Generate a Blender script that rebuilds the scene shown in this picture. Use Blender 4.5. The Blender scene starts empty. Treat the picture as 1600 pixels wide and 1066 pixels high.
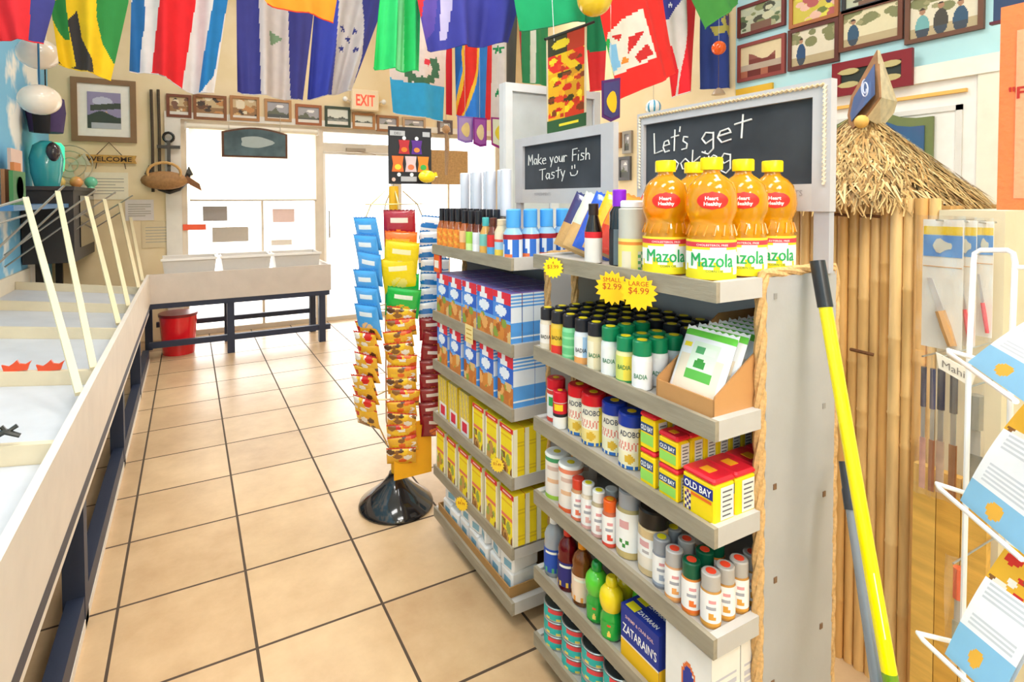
import bpy, bmesh, math, random
from mathutils import Matrix, Vector
random.seed(7)
PI = math.pi
# ------------------------------------------------------------------ camera
CF, CPIT, CROL, CYAW, CSY, CSX, CH = 858.3, .0267, .0039, .4812, -199.8, -56.8, 1.384
def _axes():
    R = Vector((math.cos(CYAW), -math.sin(CYAW), 0)); F0 = Vector((math.sin(CYAW), math.cos(CYAW), 0)); Z = Vector((0, 0, 1))
    F = F0*math.cos(CPIT)-Z*math.sin(CPIT); U = F0*math.sin(CPIT)+Z*math.cos(CPIT)
    c, s = math.cos(CROL), math.sin(CROL)
    return R*c-U*s, R*s+U*c, F
AX, AY, AF = _axes()
def at(px, py, x=None, y=None, z=None):
    r = AX*((px-800-CSX)/CF) - AY*((py-533-CSY)/CF) + AF
    t = x/r.x if x is not None else y/r.y if y is not None else (z-CH)/r.z
    return Vector((r.x*t, r.y*t, CH+r.z*t))
def pr(p):
    q = Vector(p)-Vector((0, 0, CH)); d = q.dot(AF)
    return 800+CSX+CF*q.dot(AX)/d, 533+CSY-CF*q.dot(AY)/d
scn = bpy.context.scene
cam = bpy.data.cameras.new('camera'); co = bpy.data.objects.new('camera', cam); scn.collection.objects.link(co)
m = Matrix((AX, AY, -AF)).transposed().to_4x4(); m.translation = Vector((0, 0, CH)); co.matrix_world = m
cam.sensor_width = 36; cam.lens = CF/1600*36; cam.shift_x = -CSX/1600; cam.shift_y = CSY/1600; cam.clip_start = .02
scn.camera = co
vs = scn.view_settings; vs.view_transform = 'Standard'; vs.look = 'None'; vs.gamma = 1; vs.use_curve_mapping = False; vs.exposure = 0.3
# ------------------------------------------------------------------ world and lights
wd = bpy.data.worlds.new('daylight'); scn.world = wd; wd.use_nodes = True
bg = wd.node_tree.nodes['Background']; bg.inputs[0].default_value = (1, .99, .97, 1); bg.inputs[1].default_value = 4.5
CEIL = 3.95
def lamp(name, loc, sx, sy, e, col=(1, .98, .955), rot=(0, 0, 0)):
    l = bpy.data.lights.new(name, 'AREA'); l.shape = 'RECTANGLE'; l.size = sx; l.size_y = sy; l.energy = e; l.color = col
    o = bpy.data.objects.new(name, l); o.location = loc; o.rotation_euler = rot; scn.collection.objects.link(o); return o
ADDED_PANELS = [(-.3, .2), (1.6, .2), (-.3, 2.4), (1.9, 2.4), (.9, 4.6), (2.9, 4.6), (.5, -1.5)]  # ceiling panels added out of view, since the closed room would be dark
for k, (lx, ly) in enumerate(ADDED_PANELS):
    lamp('added_ceiling_lamp', (lx, ly, CEIL-.09), 1.15, .55, 26)
ADDED_GLOBES = [(-.15, -1.25, 2.35), (.55, -.85, 2.35), (1.05, -.35, 2.75)]
for gx, gy, gz in ADDED_GLOBES:      # added pendants, out of view behind the viewpoint, to brighten the shop
    l = bpy.data.lights.new('added_pendant_bulb', 'POINT'); l.energy = 24; l.color = (1, .98, .95); l.shadow_soft_size = .16
    o = bpy.data.objects.new('added_pendant_bulb', l); o.location = (gx, gy, gz-.19); scn.collection.objects.link(o)
# ------------------------------------------------------------------ helpers
def srgb(h):
    if not isinstance(h, str): return tuple(h)+(1,) if len(h) == 3 else tuple(h)
    h = h.lstrip('#'); o = []
    for i in (0, 2, 4):
        v = int(h[i:i+2], 16)/255; o.append(v/12.92 if v <= .04045 else ((v+.055)/1.055)**2.4)
    return (*o, 1)
def mat(name, rough=.6, metal=0, spec=.5, noise=.04, nscale=30, bump=0, bscale=60, trans=0, ior=1.45, coat=0, alpha=1, stretch=(1, 1, 1), col=None, emit=0, sheen=0, c2=None, wave=None):
    M_ = bpy.data.materials.new(name); M_.use_nodes = True; nt = M_.node_tree; N = nt.nodes; L = nt.links
    b = N['Principled BSDF']; b.inputs['Roughness'].default_value = rough; b.inputs['Metallic'].default_value = metal
    b.inputs['Specular IOR Level'].default_value = spec; b.inputs['Transmission Weight'].default_value = trans; b.inputs['IOR'].default_value = ior
    b.inputs['Coat Weight'].default_value = coat; b.inputs['Coat Roughness'].default_value = .05; b.inputs['Alpha'].default_value = alpha
    if col is None:
        src = N.new('ShaderNodeAttribute'); src.attribute_name = 'Col'; out = src.outputs['Color']
    else:
        src = N.new('ShaderNodeRGB'); src.outputs[0].default_value = srgb(col); out = src.outputs[0]
    tc = N.new('ShaderNodeTexCoord'); mp = N.new('ShaderNodeMapping'); mp.inputs['Scale'].default_value = stretch; L.new(tc.outputs['Object'], mp.inputs[0])
    if noise:
        n = N.new('ShaderNodeTexNoise'); n.inputs['Scale'].default_value = nscale; n.inputs['Detail'].default_value = 4; L.new(mp.outputs[0], n.inputs['Vector'])
        if c2 is not None:
            mx = N.new('ShaderNodeMix'); mx.data_type = 'RGBA'; r = N.new('ShaderNodeMapRange'); r.inputs[1].default_value = .35; r.inputs[2].default_value = .68; r.inputs[3].default_value = 0; r.inputs[4].default_value = 1
            L.new(n.outputs['Fac'], r.inputs[0]); L.new(r.outputs[0], mx.inputs['Factor']); L.new(out, mx.inputs['A']); mx.inputs['B'].default_value = srgb(c2); out = mx.outputs['Result']
        else:
            r = N.new('ShaderNodeMapRange'); r.inputs[1].default_value = .3; r.inputs[2].default_value = .7; r.inputs[3].default_value = 1-noise; r.inputs[4].default_value = 1+noise*.5; L.new(n.outputs['Fac'], r.inputs[0])
            v = N.new('ShaderNodeVectorMath'); v.operation = 'SCALE'; L.new(out, v.inputs[0]); L.new(r.outputs[0], v.inputs['Scale']); out = v.outputs[0]
    L.new(out, b.inputs['Base Color'])
    if bump:
        n2 = N.new('ShaderNodeTexNoise'); n2.inputs['Scale'].default_value = bscale; L.new(mp.outputs[0], n2.inputs['Vector'])
        bp = N.new('ShaderNodeBump'); bp.inputs['Strength'].default_value = bump; bp.inputs['Distance'].default_value = .004; L.new(n2.outputs['Fac'], bp.inputs['Height']); L.new(bp.outputs[0], b.inputs['Normal'])
    if emit:
        L.new(out, b.inputs['Emission Color']); b.inputs['Emission Strength'].default_value = emit
    return M_
PAPER = mat('printed_card', .55, noise=.03)
PLASTIC = mat('moulded_plastic', .3, noise=.02)
GLOSS = mat('glossy_plastic', .12, noise=.02, coat=.5)
FOIL = mat('foil_packaging', .22, noise=.05, coat=.6, bump=.35, bscale=90)
PAINT = mat('painted_wood', .5, noise=.06, nscale=9, stretch=(1, 1, 1), bump=.08)
TIMBER = mat('bare_timber', .6, noise=.22, nscale=7, stretch=(6, 1, 6), bump=.15)
METAL = mat('metal_wire', .3, metal=.7, noise=.02)
CLOTH = mat('flag_cloth', .8, noise=.07, nscale=14, bump=.1, bscale=120)
LIQUID = mat('bottle_with_liquid', .05, noise=.1, nscale=25, trans=.55, ior=1.3, coat=.6)
CLEAR = mat('clear_plastic', .12, noise=.0, trans=.75, ior=1.2, coat=.3)
ROPE = mat('sisal_rope', .85, noise=.25, nscale=120, bump=.4, bscale=200)
STRAW = mat('dry_thatch', .8, noise=.3, nscale=18)
BAMBOO = mat('bamboo_cane', .35, noise=.22, nscale=5, stretch=(7, 7, 1), coat=.2, bump=.08)
CHALKB = mat('chalk_board', .7, noise=.5, nscale=4, spec=.2)
GLOW = mat('lit_lamp', .5, noise=.0, emit=1.2)
GREEN_GLOW = mat('lit_green_lamp', .4, noise=.0, emit=.9)
class MB:
    def __init__(s): s.v = []; s.f = []; s.m = []; s.c = []; s.M = Matrix(); s.mats = []; s.sm = []
    def _m(s, mt):
        if mt not in s.mats: s.mats.append(mt)
        return s.mats.index(mt)
    def add(s, vs_, fs, cols, mt, smooth=False):
        b = len(s.v); s.v += [tuple(s.M @ Vector(p)) for p in vs_]; k = s._m(mt)
        for i, f in enumerate(fs):
            s.f.append([b+j for j in f]); s.m.append(k); s.c.append(cols[i] if isinstance(cols, list) else cols); s.sm.append(smooth)
        return s
    def box(s, a, b, col, mt=PAPER, cols=None):
        x0, y0, z0 = a; x1, y1, z1 = b
        v = [(x, y, z) for z in (z0, z1) for y in (y0, y1) for x in (x0, x1)]
        f = [(0, 2, 3, 1), (4, 5, 7, 6), (0, 1, 5, 4), (2, 6, 7, 3), (0, 4, 6, 2), (1, 3, 7, 5)]  # bottom top -y +y -x +x
        c = srgb(col); cc = [c]*6
        if cols: cc = [srgb(cols.get(k, col)) for k in ('bottom', 'top', '-y', '+y', '-x', '+x')]
        return s.add(v, f, cc, mt)
    def bbox(s, a, b, r, col, mt=PAPER):
        "box with chamfered vertical and top edges"
        x0, y0, z0 = a; x1, y1, z1 = b
        o = [(x0+r, y0), (x1-r, y0), (x1, y0+r), (x1, y1-r), (x1-r, y1), (x0+r, y1), (x0, y1-r), (x0, y0+r)]
        cx, cy = (x0+x1)/2, (y0+y1)/2
        sh = lambda p: (cx+(p[0]-cx)*(1-2*r/(x1-x0)), cy+(p[1]-cy)*(1-2*r/(y1-y0)))
        rings = [[(*sh(p), z0) for p in o], [(*p, z0+r) for p in o], [(*p, z1-r) for p in o], [(*sh(p), z1) for p in o]]
        v = [p for q in rings for p in q]; f = []
        for i in range(3):
            for j in range(8): k = (j+1) % 8; f.append((i*8+j, i*8+k, i*8+8+k, i*8+8+j))
        f.append(tuple(range(7, -1, -1))); f.append(tuple(range(24, 32)))
        return s.add(v, f, srgb(col), mt)
    def lathe(s, prof, col, mt=PLASTIC, seg=20, c=(0, 0, 0), cap=True, smooth=True):
        "prof: (r,z[,colour from here up])"
        v = []; f = []; cols = []; cc = srgb(col)
        for p in prof:
            for j in range(seg): a = 2*PI*j/seg; v.append((c[0]+p[0]*math.cos(a), c[1]+p[0]*math.sin(a), c[2]+p[1]))
        for i in range(len(prof)-1):
            if len(prof[i]) > 2: cc = srgb(prof[i][2])
            for j in range(seg): k = (j+1) % seg; f.append((i*seg+j, i*seg+k, (i+1)*seg+k, (i+1)*seg+j)); cols.append(cc)
        if cap:
            f.append(tuple(range(seg-1, -1, -1))); cols.append(srgb(col)); f.append(tuple((len(prof)-1)*seg+j for j in range(seg))); cols.append(cc)
        return s.add(v, f, cols, mt, smooth)
    def sheet(s, fn, nu, nv, cf, mt=PAPER, smooth=True):
        v = [fn(i/nu, j/nv) for j in range(nv+1) for i in range(nu+1)]; f = []; cols = []
        for j in range(nv):
            for i in range(nu):
                a = j*(nu+1)+i; f.append((a, a+1, a+nu+2, a+nu+1)); cols.append(srgb(cf((i+.5)/nu, (j+.5)/nv)) if callable(cf) else srgb(cf))
        return s.add(v, f, cols, mt, smooth)
    def wrap(s, r, z0, z1, cf, nu=28, nv=10, mt=PAPER, a0=0, a1=2*PI, c=(0, 0)):
        "label round a bottle; u=0.5 faces -x when a0,a1 = 0,2pi"
        return s.sheet(lambda u, v: (c[0]+r*math.cos(a0+(a1-a0)*u), c[1]+r*math.sin(a0+(a1-a0)*u), z0+(z1-z0)*v), nu, nv, cf, mt)
    def tube(s, pts, r, col, mt=METAL, seg=8, cap=True):
        pts = [Vector(p) for p in pts]; v = []; f = []; n = len(pts); up = None
        for i, p in enumerate(pts):
            t = (pts[min(i+1, n-1)]-pts[max(i-1, 0)]).normalized()
            if up is None: up = Vector((0, 0, 1)) if abs(t.z) < .9 else Vector((1, 0, 0))
            x = t.cross(up).normalized(); y = x.cross(t); up = y
            rr = r[i] if isinstance(r, (list, tuple)) else r
            for j in range(seg): a = 2*PI*j/seg; v.append(tuple(p+x*rr*math.cos(a)+y*rr*math.sin(a)))
        for i in range(n-1):
            for j in range(seg): k = (j+1) % seg; f.append((i*seg+j, i*seg+k, i*seg+seg+k, i*seg+seg+j))
        if cap: f.append(tuple(range(seg-1, -1, -1))); f.append(tuple((n-1)*seg+j for j in range(seg)))
        return s.add(v, f, srgb(col), mt, seg > 5)
    def bar(s, p, q, w, h, col, mt=PAINT):
        p, q = Vector(p), Vector(q); t = (q-p).normalized(); up = Vector((0, 0, 1)) if abs(t.z) < .95 else Vector((1, 0, 0))
        x = t.cross(up).normalized()*w/2; y = x.cross(t).normalized()*h/2
        v = [tuple(a+i*x+j*y) for a in (p, q) for i, j in ((-1, -1), (1, -1), (1, 1), (-1, 1))]
        return s.add(v, [(0, 3, 2, 1), (4, 5, 6, 7), (0, 1, 5, 4), (1, 2, 6, 5), (2, 3, 7, 6), (3, 0, 4, 7)], srgb(col), mt)
    def prism(s, poly, d, fn, col, mt=PAPER, side=None):
        "poly in (a,b); fn(a,b,depth) -> point"
        n = len(poly); v = [fn(a, b, 0) for a, b in poly]+[fn(a, b, d) for a, b in poly]
        f = [tuple(range(n)), tuple(range(2*n-1, n-1, -1))]+[(i, i+n, (i+1) % n+n, (i+1) % n) for i in range(n)]
        return s.add(v, f, [srgb(col)]*2+[srgb(side or col)]*n, mt)
    def ball(s, c, r, col, mt=PLASTIC, seg=16, rings=8, sc=(1, 1, 1)):
        v = []; f = []
        for i in range(rings+1):
            p = PI*i/rings
            for j in range(seg): a = 2*PI*j/seg; v.append((c[0]+r*sc[0]*math.sin(p)*math.cos(a), c[1]+r*sc[1]*math.sin(p)*math.sin(a), c[2]-r*sc[2]*math.cos(p)))
        for i in range(rings):
            for j in range(seg): k = (j+1) % seg; f.append((i*seg+j, i*seg+k, (i+1)*seg+k, (i+1)*seg+j))
        cols = srgb(col) if not callable(col) else [srgb(col((j+.5)/seg, (i+.5)/rings)) for i in range(rings) for j in range(seg)]
        return s.add(v, f, cols, mt, True)
    def text(s, t, h, fn, col, mt=PAPER, bold=.0, width=None, align=0):
        "fn(a,b)->point, a along the baseline; align 0 centre, -1 left"
        v, f, w, hh = glyphs(t, bold); k = h/.73
        kx = k if width is None else width/max(w, 1e-6)
        off = -w*kx/2 if align == 0 else 0
        return s.add([fn(p[0]*kx+off, p[1]*k) for p in v], f, srgb(col), mt)
    def build(s, name, parent=None, loc=None):
        me = bpy.data.meshes.new(name); me.from_pydata(s.v, [], s.f)
        for mt in s.mats: me.materials.append(mt)
        me.polygons.foreach_set('material_index', s.m); me.polygons.foreach_set('use_smooth', s.sm)
        at_ = me.color_attributes.new('Col', 'FLOAT_COLOR', 'CORNER'); buf = []
        for p in me.polygons:
            c = s.c[p.index]
            buf.extend(tuple(c)*p.loop_total)
        at_.data.foreach_set('color', buf); me.validate(); me.update()
        if any(s.sm): me.set_sharp_from_angle(angle=math.radians(42))
        o = bpy.data.objects.new(name, me); scn.collection.objects.link(o)
        if parent is not None: o.parent = parent
        if loc is not None: o.location = loc
        return o
_G = {}
def glyphs(t, bold):
    k = (t, bold)
    if k not in _G:
        cu = bpy.data.curves.new('lettering', 'FONT'); cu.body = t; cu.size = 1; cu.offset = bold; cu.resolution_u = 2
        o = bpy.data.objects.new('lettering', cu); scn.collection.objects.link(o)
        dg = bpy.context.evaluated_depsgraph_get(); me = o.evaluated_get(dg).to_mesh()
        bm_ = bmesh.new(); bm_.from_mesh(me); bmesh.ops.triangulate(bm_, faces=bm_.faces[:]); 
        for _ in range(3): bmesh.ops.subdivide_edges(bm_, edges=[e for e in bm_.edges if e.calc_length() > .16], cuts=1); bmesh.ops.triangulate(bm_, faces=bm_.faces[:])
        bm_.verts.index_update(); v = [(p.co.x, p.co.y) for p in bm_.verts]; f = [tuple(q.index for q in p.verts) for p in bm_.faces]; bm_.free()
        x0 = min(p[0] for p in v); v = [(p[0]-x0, p[1]) for p in v]; w = max(p[0] for p in v); h = max(p[1] for p in v)
        o.to_mesh_clear(); bpy.data.objects.remove(o); bpy.data.curves.remove(cu)
        _G[k] = (v, f, w, h)
    return _G[k]
def tag(o, label, cat, group=None):
    o['label'] = label; o['category'] = cat
    if group: o['group'] = group
    return o
def struct(o): o['kind'] = 'structure'; return o
def empty(name, loc=(0, 0, 0), rz=0):
    o = bpy.data.objects.new(name, None); o.empty_display_size = .05; scn.collection.objects.link(o); o.location = loc; o.rotation_euler[2] = rz; return o
class Proto:
    "a built thing plus its parts; the first put() moves it, later ones copy it"
    def __init__(s, root, cat): s.root = root; s.cat = cat; s.used = False
    def put(s, loc, label, group=None, rz=0, rot=None, sc=None):
        if not s.used: o = s.root; s.used = True
        else:
            o = s.root.copy(); scn.collection.objects.link(o)
            for ch in s.root.children:
                c = ch.copy(); scn.collection.objects.link(c); c.parent = o
                for g in ch.children:
                    d = g.copy(); scn.collection.objects.link(d); d.parent = c
        o.location = loc; o.rotation_euler = rot if rot else (0, 0, rz)
        if sc: o.scale = sc
        o['label'] = label; o['category'] = s.cat
        if group: o['group'] = group
        elif 'group' in o: del o['group']
        return o
ORD = ['first', 'second', 'third', 'fourth', 'fifth', 'sixth', 'seventh', 'eighth', 'ninth', 'tenth', 'eleventh', 'twelfth', 'thirteenth']
def nth(i): return ORD[i]
def inpoly(x, y, P):
    r = False; n = len(P); j = n-1
    for i in range(n):
        if (P[i][1] > y) != (P[j][1] > y) and x < (P[j][0]-P[i][0])*(y-P[i][1])/(P[j][1]-P[i][1])+P[i][0]: r = not r
        j = i
    return r
# ================================================================== THE ROOM
XL, XR, YB, YF = -1.12, 3.86, 6.25, -2.3
def wallmat(name, base, c2, scale, lo=.45, hi=.6, rough=.75):
    m_ = mat(name, rough, noise=.1, nscale=scale, col=base, c2=c2)
    for n in m_.node_tree.nodes:
        if n.bl_idname == 'ShaderNodeMapRange': n.inputs[1].default_value = lo; n.inputs[2].default_value = hi
    return m_
CREAM = wallmat('cream_wall_paint', '#E9D3A6', '#EED9B0', 3)
SKYWALL = wallmat('sky_mural_paint', '#7CBFE6', '#F2F4F0', 1.9, .5, .56)
PALE = wallmat('pale_blue_wall_paint', '#B0D8DC', '#B8DEE0', 3)
WHITE = mat('white_ceiling_paint', .8, noise=.03, nscale=5, col='#F2EFE8')
def floor_material():
    M_ = bpy.data.materials.new('ceramic_floor_tile'); M_.use_nodes = True; nt = M_.node_tree; N = nt.nodes; L = nt.links; b = N['Principled BSDF']
    tc = N.new('ShaderNodeTexCoord'); sp = N.new('ShaderNodeSeparateXYZ'); L.new(tc.outputs['Object'], sp.inputs[0])
    def mth(op, a, b_=None, c_=None):
        n = N.new('ShaderNodeMath'); n.operation = op
        for i, q in enumerate((a, b_, c_)):
            if q is None: continue
            if isinstance(q, (int, float)): n.inputs[i].default_value = q
            else: L.new(q, n.inputs[i])
        return n.outputs[0]
    ux = mth('ADD', mth('DIVIDE', sp.outputs[0], .4), 20.586); uy = mth('ADD', mth('DIVIDE', sp.outputs[1], .4), 20-.457)
    fx = mth('ABSOLUTE', mth('SUBTRACT', mth('FRACT', ux), .5)); fy = mth('ABSOLUTE', mth('SUBTRACT', mth('FRACT', uy), .5))
    g = mth('MAXIMUM', mth('GREATER_THAN', fx, .4885), mth('GREATER_THAN', fy, .4885))
    cv = N.new('ShaderNodeCombineXYZ'); L.new(mth('FLOOR', ux), cv.inputs[0]); L.new(mth('FLOOR', uy), cv.inputs[1])
    wn = N.new('ShaderNodeTexWhiteNoise'); L.new(cv.outputs[0], wn.inputs['Vector'])
    ns = N.new('ShaderNodeTexNoise'); ns.inputs['Scale'].default_value = 5; ns.inputs['Detail'].default_value = 6; ns.inputs['Roughness'].default_value = .65; L.new(tc.outputs['Object'], ns.inputs['Vector'])
    fac = mth('ADD', mth('MULTIPLY', wn.outputs['Value'], .25), mth('MULTIPLY', ns.outputs['Fac'], .9))
    cr = N.new('ShaderNodeValToRGB'); cr.color_ramp.elements[0].position = .3; cr.color_ramp.elements[0].color = srgb('#B79670'); cr.color_ramp.elements[1].position = .8; cr.color_ramp.elements[1].color = srgb('#D6B890')
    L.new(fac, cr.inputs[0])
    mx = N.new('ShaderNodeMix'); mx.data_type = 'RGBA'; L.new(g, mx.inputs['Factor']); L.new(cr.outputs[0], mx.inputs['A']); mx.inputs['B'].default_value = srgb('#4A3A2B')
    L.new(mx.outputs['Result'], b.inputs['Base Color'])
    L.new(mth('ADD', mth('MULTIPLY', g, .5), .3), b.inputs['Roughness'])
    bp = N.new('ShaderNodeBump'); bp.inputs['Distance'].default_value = .002; bp.inputs['Strength'].default_value = .5; L.new(mth('SUBTRACT', 1, g), bp.inputs['Height']); L.new(bp.outputs[0], b.inputs['Normal'])
    return M_
def sbox(name, a, b, mt, col='#ffffff'):
    return struct(MB().box(a, b, col, mt).build(name))
sbox('floor', (XL-.1, YF-.1, -.1), (XR+.1, YB+.02, 0), floor_material())
sbox('ceiling', (XL-.1, YF-.1, CEIL), (XR+.1, YB+.1, CEIL+.1), WHITE)
sbox('wall_left', (XL-.1, YF, 0), (XL, YB, CEIL), SKYWALL)
sbox('wall_front', (XL, YF-.1, 0), (XR, YF, CEIL), CREAM)
OX0, OX1, OZ1 = -.06, 3.62, 2.19
b = MB()
b.box((XL-.1, YB, 0), (OX0, YB+.12, CEIL), 'ffffff', CREAM); b.box((OX0, YB, OZ1), (OX1, YB+.12, CEIL), 'ffffff', CREAM); b.box((OX1, YB, 0), (XR+.1, YB+.12, CEIL), 'ffffff', CREAM)
struct(b.build('wall_back'))
# right wall: pale blue near us, cream beyond, one doorway in white trim
b = MB(); YS = 2.93
b.box((XR, YF, 0), (XR+.1, YS, CEIL), 'ffffff', PALE); b.box((XR, YS, 0), (XR+.1, YB, CEIL), 'ffffff', CREAM)
struct(b.build('wall_right'))
sbox('outside_pavement', (-14, YB+.13, -.16), (20, 30, -.06), mat('pale_concrete', .9, noise=.1, nscale=3, col='#D8D4CC'))
GLASS = bpy.data.materials.new('window_glass'); GLASS.use_nodes = True
nt = GLASS.node_tree; nt.nodes.clear(); o_ = nt.nodes.new('ShaderNodeOutputMaterial'); mxs = nt.nodes.new('ShaderNodeMixShader'); tr = nt.nodes.new('ShaderNodeBsdfTransparent'); gl = nt.nodes.new('ShaderNodeBsdfGlossy'); gl.inputs['Roughness'].default_value = .03
lw = nt.nodes.new('ShaderNodeLayerWeight'); lw.inputs['Blend'].default_value = .12; nt.links.new(lw.outputs['Fresnel'], mxs.inputs[0]); nt.links.new(tr.outputs[0], mxs.inputs[1]); nt.links.new(gl.outputs[0], mxs.inputs[2]); nt.links.new(mxs.outputs[0], o_.inputs[0])
FILM = bpy.data.materials.new('clear_film'); FILM.use_nodes = True
nt = FILM.node_tree; nt.nodes.clear(); o_ = nt.nodes.new('ShaderNodeOutputMaterial'); mxs = nt.nodes.new('ShaderNodeMixShader'); tr = nt.nodes.new('ShaderNodeBsdfTransparent'); gl = nt.nodes.new('ShaderNodeBsdfGlossy'); gl.inputs['Roughness'].default_value = .15
nz = nt.nodes.new('ShaderNodeTexNoise'); nz.inputs['Scale'].default_value = 25; bp_ = nt.nodes.new('ShaderNodeBump'); bp_.inputs['Strength'].default_value = .4; nt.links.new(nz.outputs['Fac'], bp_.inputs['Height']); nt.links.new(bp_.outputs[0], gl.inputs['Normal'])
mxs.inputs[0].default_value = .22; nt.links.new(tr.outputs[0], mxs.inputs[1]); nt.links.new(gl.outputs[0], mxs.inputs[2]); nt.links.new(mxs.outputs[0], o_.inputs[0])
BLIND = bpy.data.materials.new('roller_blind_fabric'); BLIND.use_nodes = True
nt = BLIND.node_tree; nt.nodes.clear(); o_ = nt.nodes.new('ShaderNodeOutputMaterial'); mxs = nt.nodes.new('ShaderNodeMixShader'); df = nt.nodes.new('ShaderNodeBsdfDiffuse'); tl = nt.nodes.new('ShaderNodeBsdfTranslucent')
nz = nt.nodes.new('ShaderNodeTexNoise'); nz.inputs['Scale'].default_value = 60; rp = nt.nodes.new('ShaderNodeValToRGB'); rp.color_ramp.elements[0].color = srgb('#F0EADC'); rp.color_ramp.elements[1].color = srgb('#FAF6EC'); nt.links.new(nz.outputs['Fac'], rp.inputs[0])
nt.links.new(rp.outputs[0], df.inputs[0]); nt.links.new(rp.outputs[0], tl.inputs[0]); mxs.inputs[0].default_value = .85; nt.links.new(df.outputs[0], mxs.inputs[1]); nt.links.new(tl.outputs[0], mxs.inputs[2]); nt.links.new(mxs.outputs[0], o_.inputs[0])
FR = '#D9CDBB'
def frame(b, x0, x1, z0, z1, w=.05, y0=YB+.02, y1=YB+.09, col=FR):
    b.box((x0, y0, z0), (x0+w, y1, z1), col, PAINT); b.box((x1-w, y0, z0), (x1, y1, z1), col, PAINT)
    b.box((x0+w, y0, z1-w), (x1-w, y1, z1), col, PAINT); b.box((x0+w, y0, z0), (x1-w, y1, z0+w), col, PAINT)
def window(name, x0, x1, z0, z1, mull=()):
    w = empty(name, ((x0+x1)/2, YB, z0)); struct(w); T = Matrix.Translation((-(x0+x1)/2, -YB, -z0))
    b = MB(); b.M = T; frame(b, x0, x1, z0, z1)
    for mx_ in mull: b.box((mx_-.012, YB+.03, z0+.05), (mx_+.012, YB+.08, z1-.05), FR, PAINT)
    b.build('window_frame', w)
    b = MB(); b.M = T; b.box((x0+.05, YB+.052, z0+.05), (x1-.05, YB+.058, z1-.05), 'ffffff', GLASS); b.build('window_glass', w)
    return w
window('window_1', OX0, 1.30, 0, OZ1, (.70,))
window('window_2', 2.22, OX1, 0, OZ1, (2.9,))
window('window_3', 1.30, 2.22, 1.97, OZ1)
d = empty('door_1', (1.76, YB+.05, 0)); struct(d)
b = MB(); b.M = Matrix.Translation((-1.76, -YB-.05, 0)); frame(b, 1.30, 2.22, 0, 1.97, .045, YB+.02, YB+.11); b.build('door_frame', d)
b = MB(); b.M = Matrix.Translation((-1.76, -YB-.05, 0)); frame(b, 1.347, 2.173, .01, 1.92, .03, YB+.04, YB+.08, '#F2EEE6'); b.build('door_leaf', d)
b = MB(); b.M = Matrix.Translation((-1.76, -YB-.05, 0)); b.box((1.38, YB+.057, .05), (2.14, YB+.063, 1.885), 'ffffff', GLASS); b.build('door_glass', d)
b = MB(); b.M = Matrix.Translation((-1.76, -YB-.05, 0)); b.tube([(1.40, YB+.03, .95), (1.40, YB-.01, .95), (1.40, YB-.01, 1.25), (1.40, YB+.03, 1.25)], .01, 'B8B4AC'); b.build('door_handle', d)
b = MB(); b.M = Matrix.Translation((-1.76, -YB-.05, 0)); b.box((1.6, YB-.03, 1.93), (1.82, YB+.019, 1.965), 'A89A86', PLASTIC); b.bar((1.72, YB-.02, 1.93), (1.95, YB+.01, 1.9), .012, .006, 'A89A86', METAL); b.build('door_closer', d)
# white trim round the window wall
b = MB(); b.box((-.2, YB-.02, 0), (OX0, YB, 2.26), 'E6DFD2', PAINT); b.box((OX0, YB-.02, OZ1), (OX1, YB, 2.26), 'E6DFD2', PAINT); struct(b.build('trim_1'))
# roller blind
r = empty('roller_blind', (.63, YB-.06, 2.12)); tag(r, 'white roller blind pulled halfway down the storefront window', 'blind')
b = MB(); b.box((-.62, -.003, -.74), (.62, 0, -.02), 'ffffff', BLIND); b.build('blind_fabric', r)
b = MB(); b.tube([(-.64, 0, .0), (.64, 0, 0)], .028, 'EDE4D0', PLASTIC, 12); b.build('roller_tube', r)
b = MB(); b.tube([(-.62, -.002, -.745), (.62, -.002, -.745)], .01, 'CFC6B8', PLASTIC, 8); b.build('bottom_rail', r)
for sx_ in (-1, 1):
    b = MB(); b.box((sx_*.645-.008, -.03, -.035), (sx_*.645+.008, .06, .035), 'DDD4C4', PLASTIC); b.build('bracket', r)
# door in the right wall with leaded arch panel
d = empty('door_2', (XR, 1.9, 0)); struct(d)
b = MB(); T = Matrix.Translation((-XR, -1.9, 0)); b.M = T
b.box((XR-.04, 1.30, 0), (XR, 1.40, 2.13), 'ECE4D0', PAINT); b.box((XR-.04, 2.86, 0), (XR, 2.93, 2.13), 'ECE4D0', PAINT); b.box((XR-.05, 1.27, 2.05), (XR, 2.93, 2.15), 'F0E9DA', PAINT); b.build('door_frame', d)
b = MB(); b.M = T; b.box((XR-.02, 1.40, .01), (XR, 2.86, 2.05), 'EFEAE2', PAINT)
b.box((XR-.03, 1.47, 1.2), (XR-.02, 1.50, 1.9), 'DCD8D0', PAINT); b.box((XR-.03, 1.47, 1.87), (XR-.02, 2.2, 1.9), 'DCD8D0', PAINT); b.build('door_leaf', d)
b = MB(); b.M = T; ya, yb = 1.60, 2.14
arch = [(ya, 1.05), (yb, 1.05), (yb, 1.86)]+[(yb-(yb-ya)*t, 1.86+.06*math.sin(PI*min(1, t*1.4))) for t in (.1, .2, .3, .4, .5, .6, .7)]+[(yb-(yb-ya)*.85, 1.85), (ya, 1.85)]
b.prism(arch, .02, lambda y, z, dd: (XR-.045+dd, y, z), '6F7A48', PAINT)
ar2 = [(y*.86+.14*1.87, z if z < 1.1 else z-.05) for y, z in arch]; b.prism(ar2, .02, lambda y, z, dd: (XR-.055+dd, y, z), '3B5F86', GLOSS)
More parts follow.
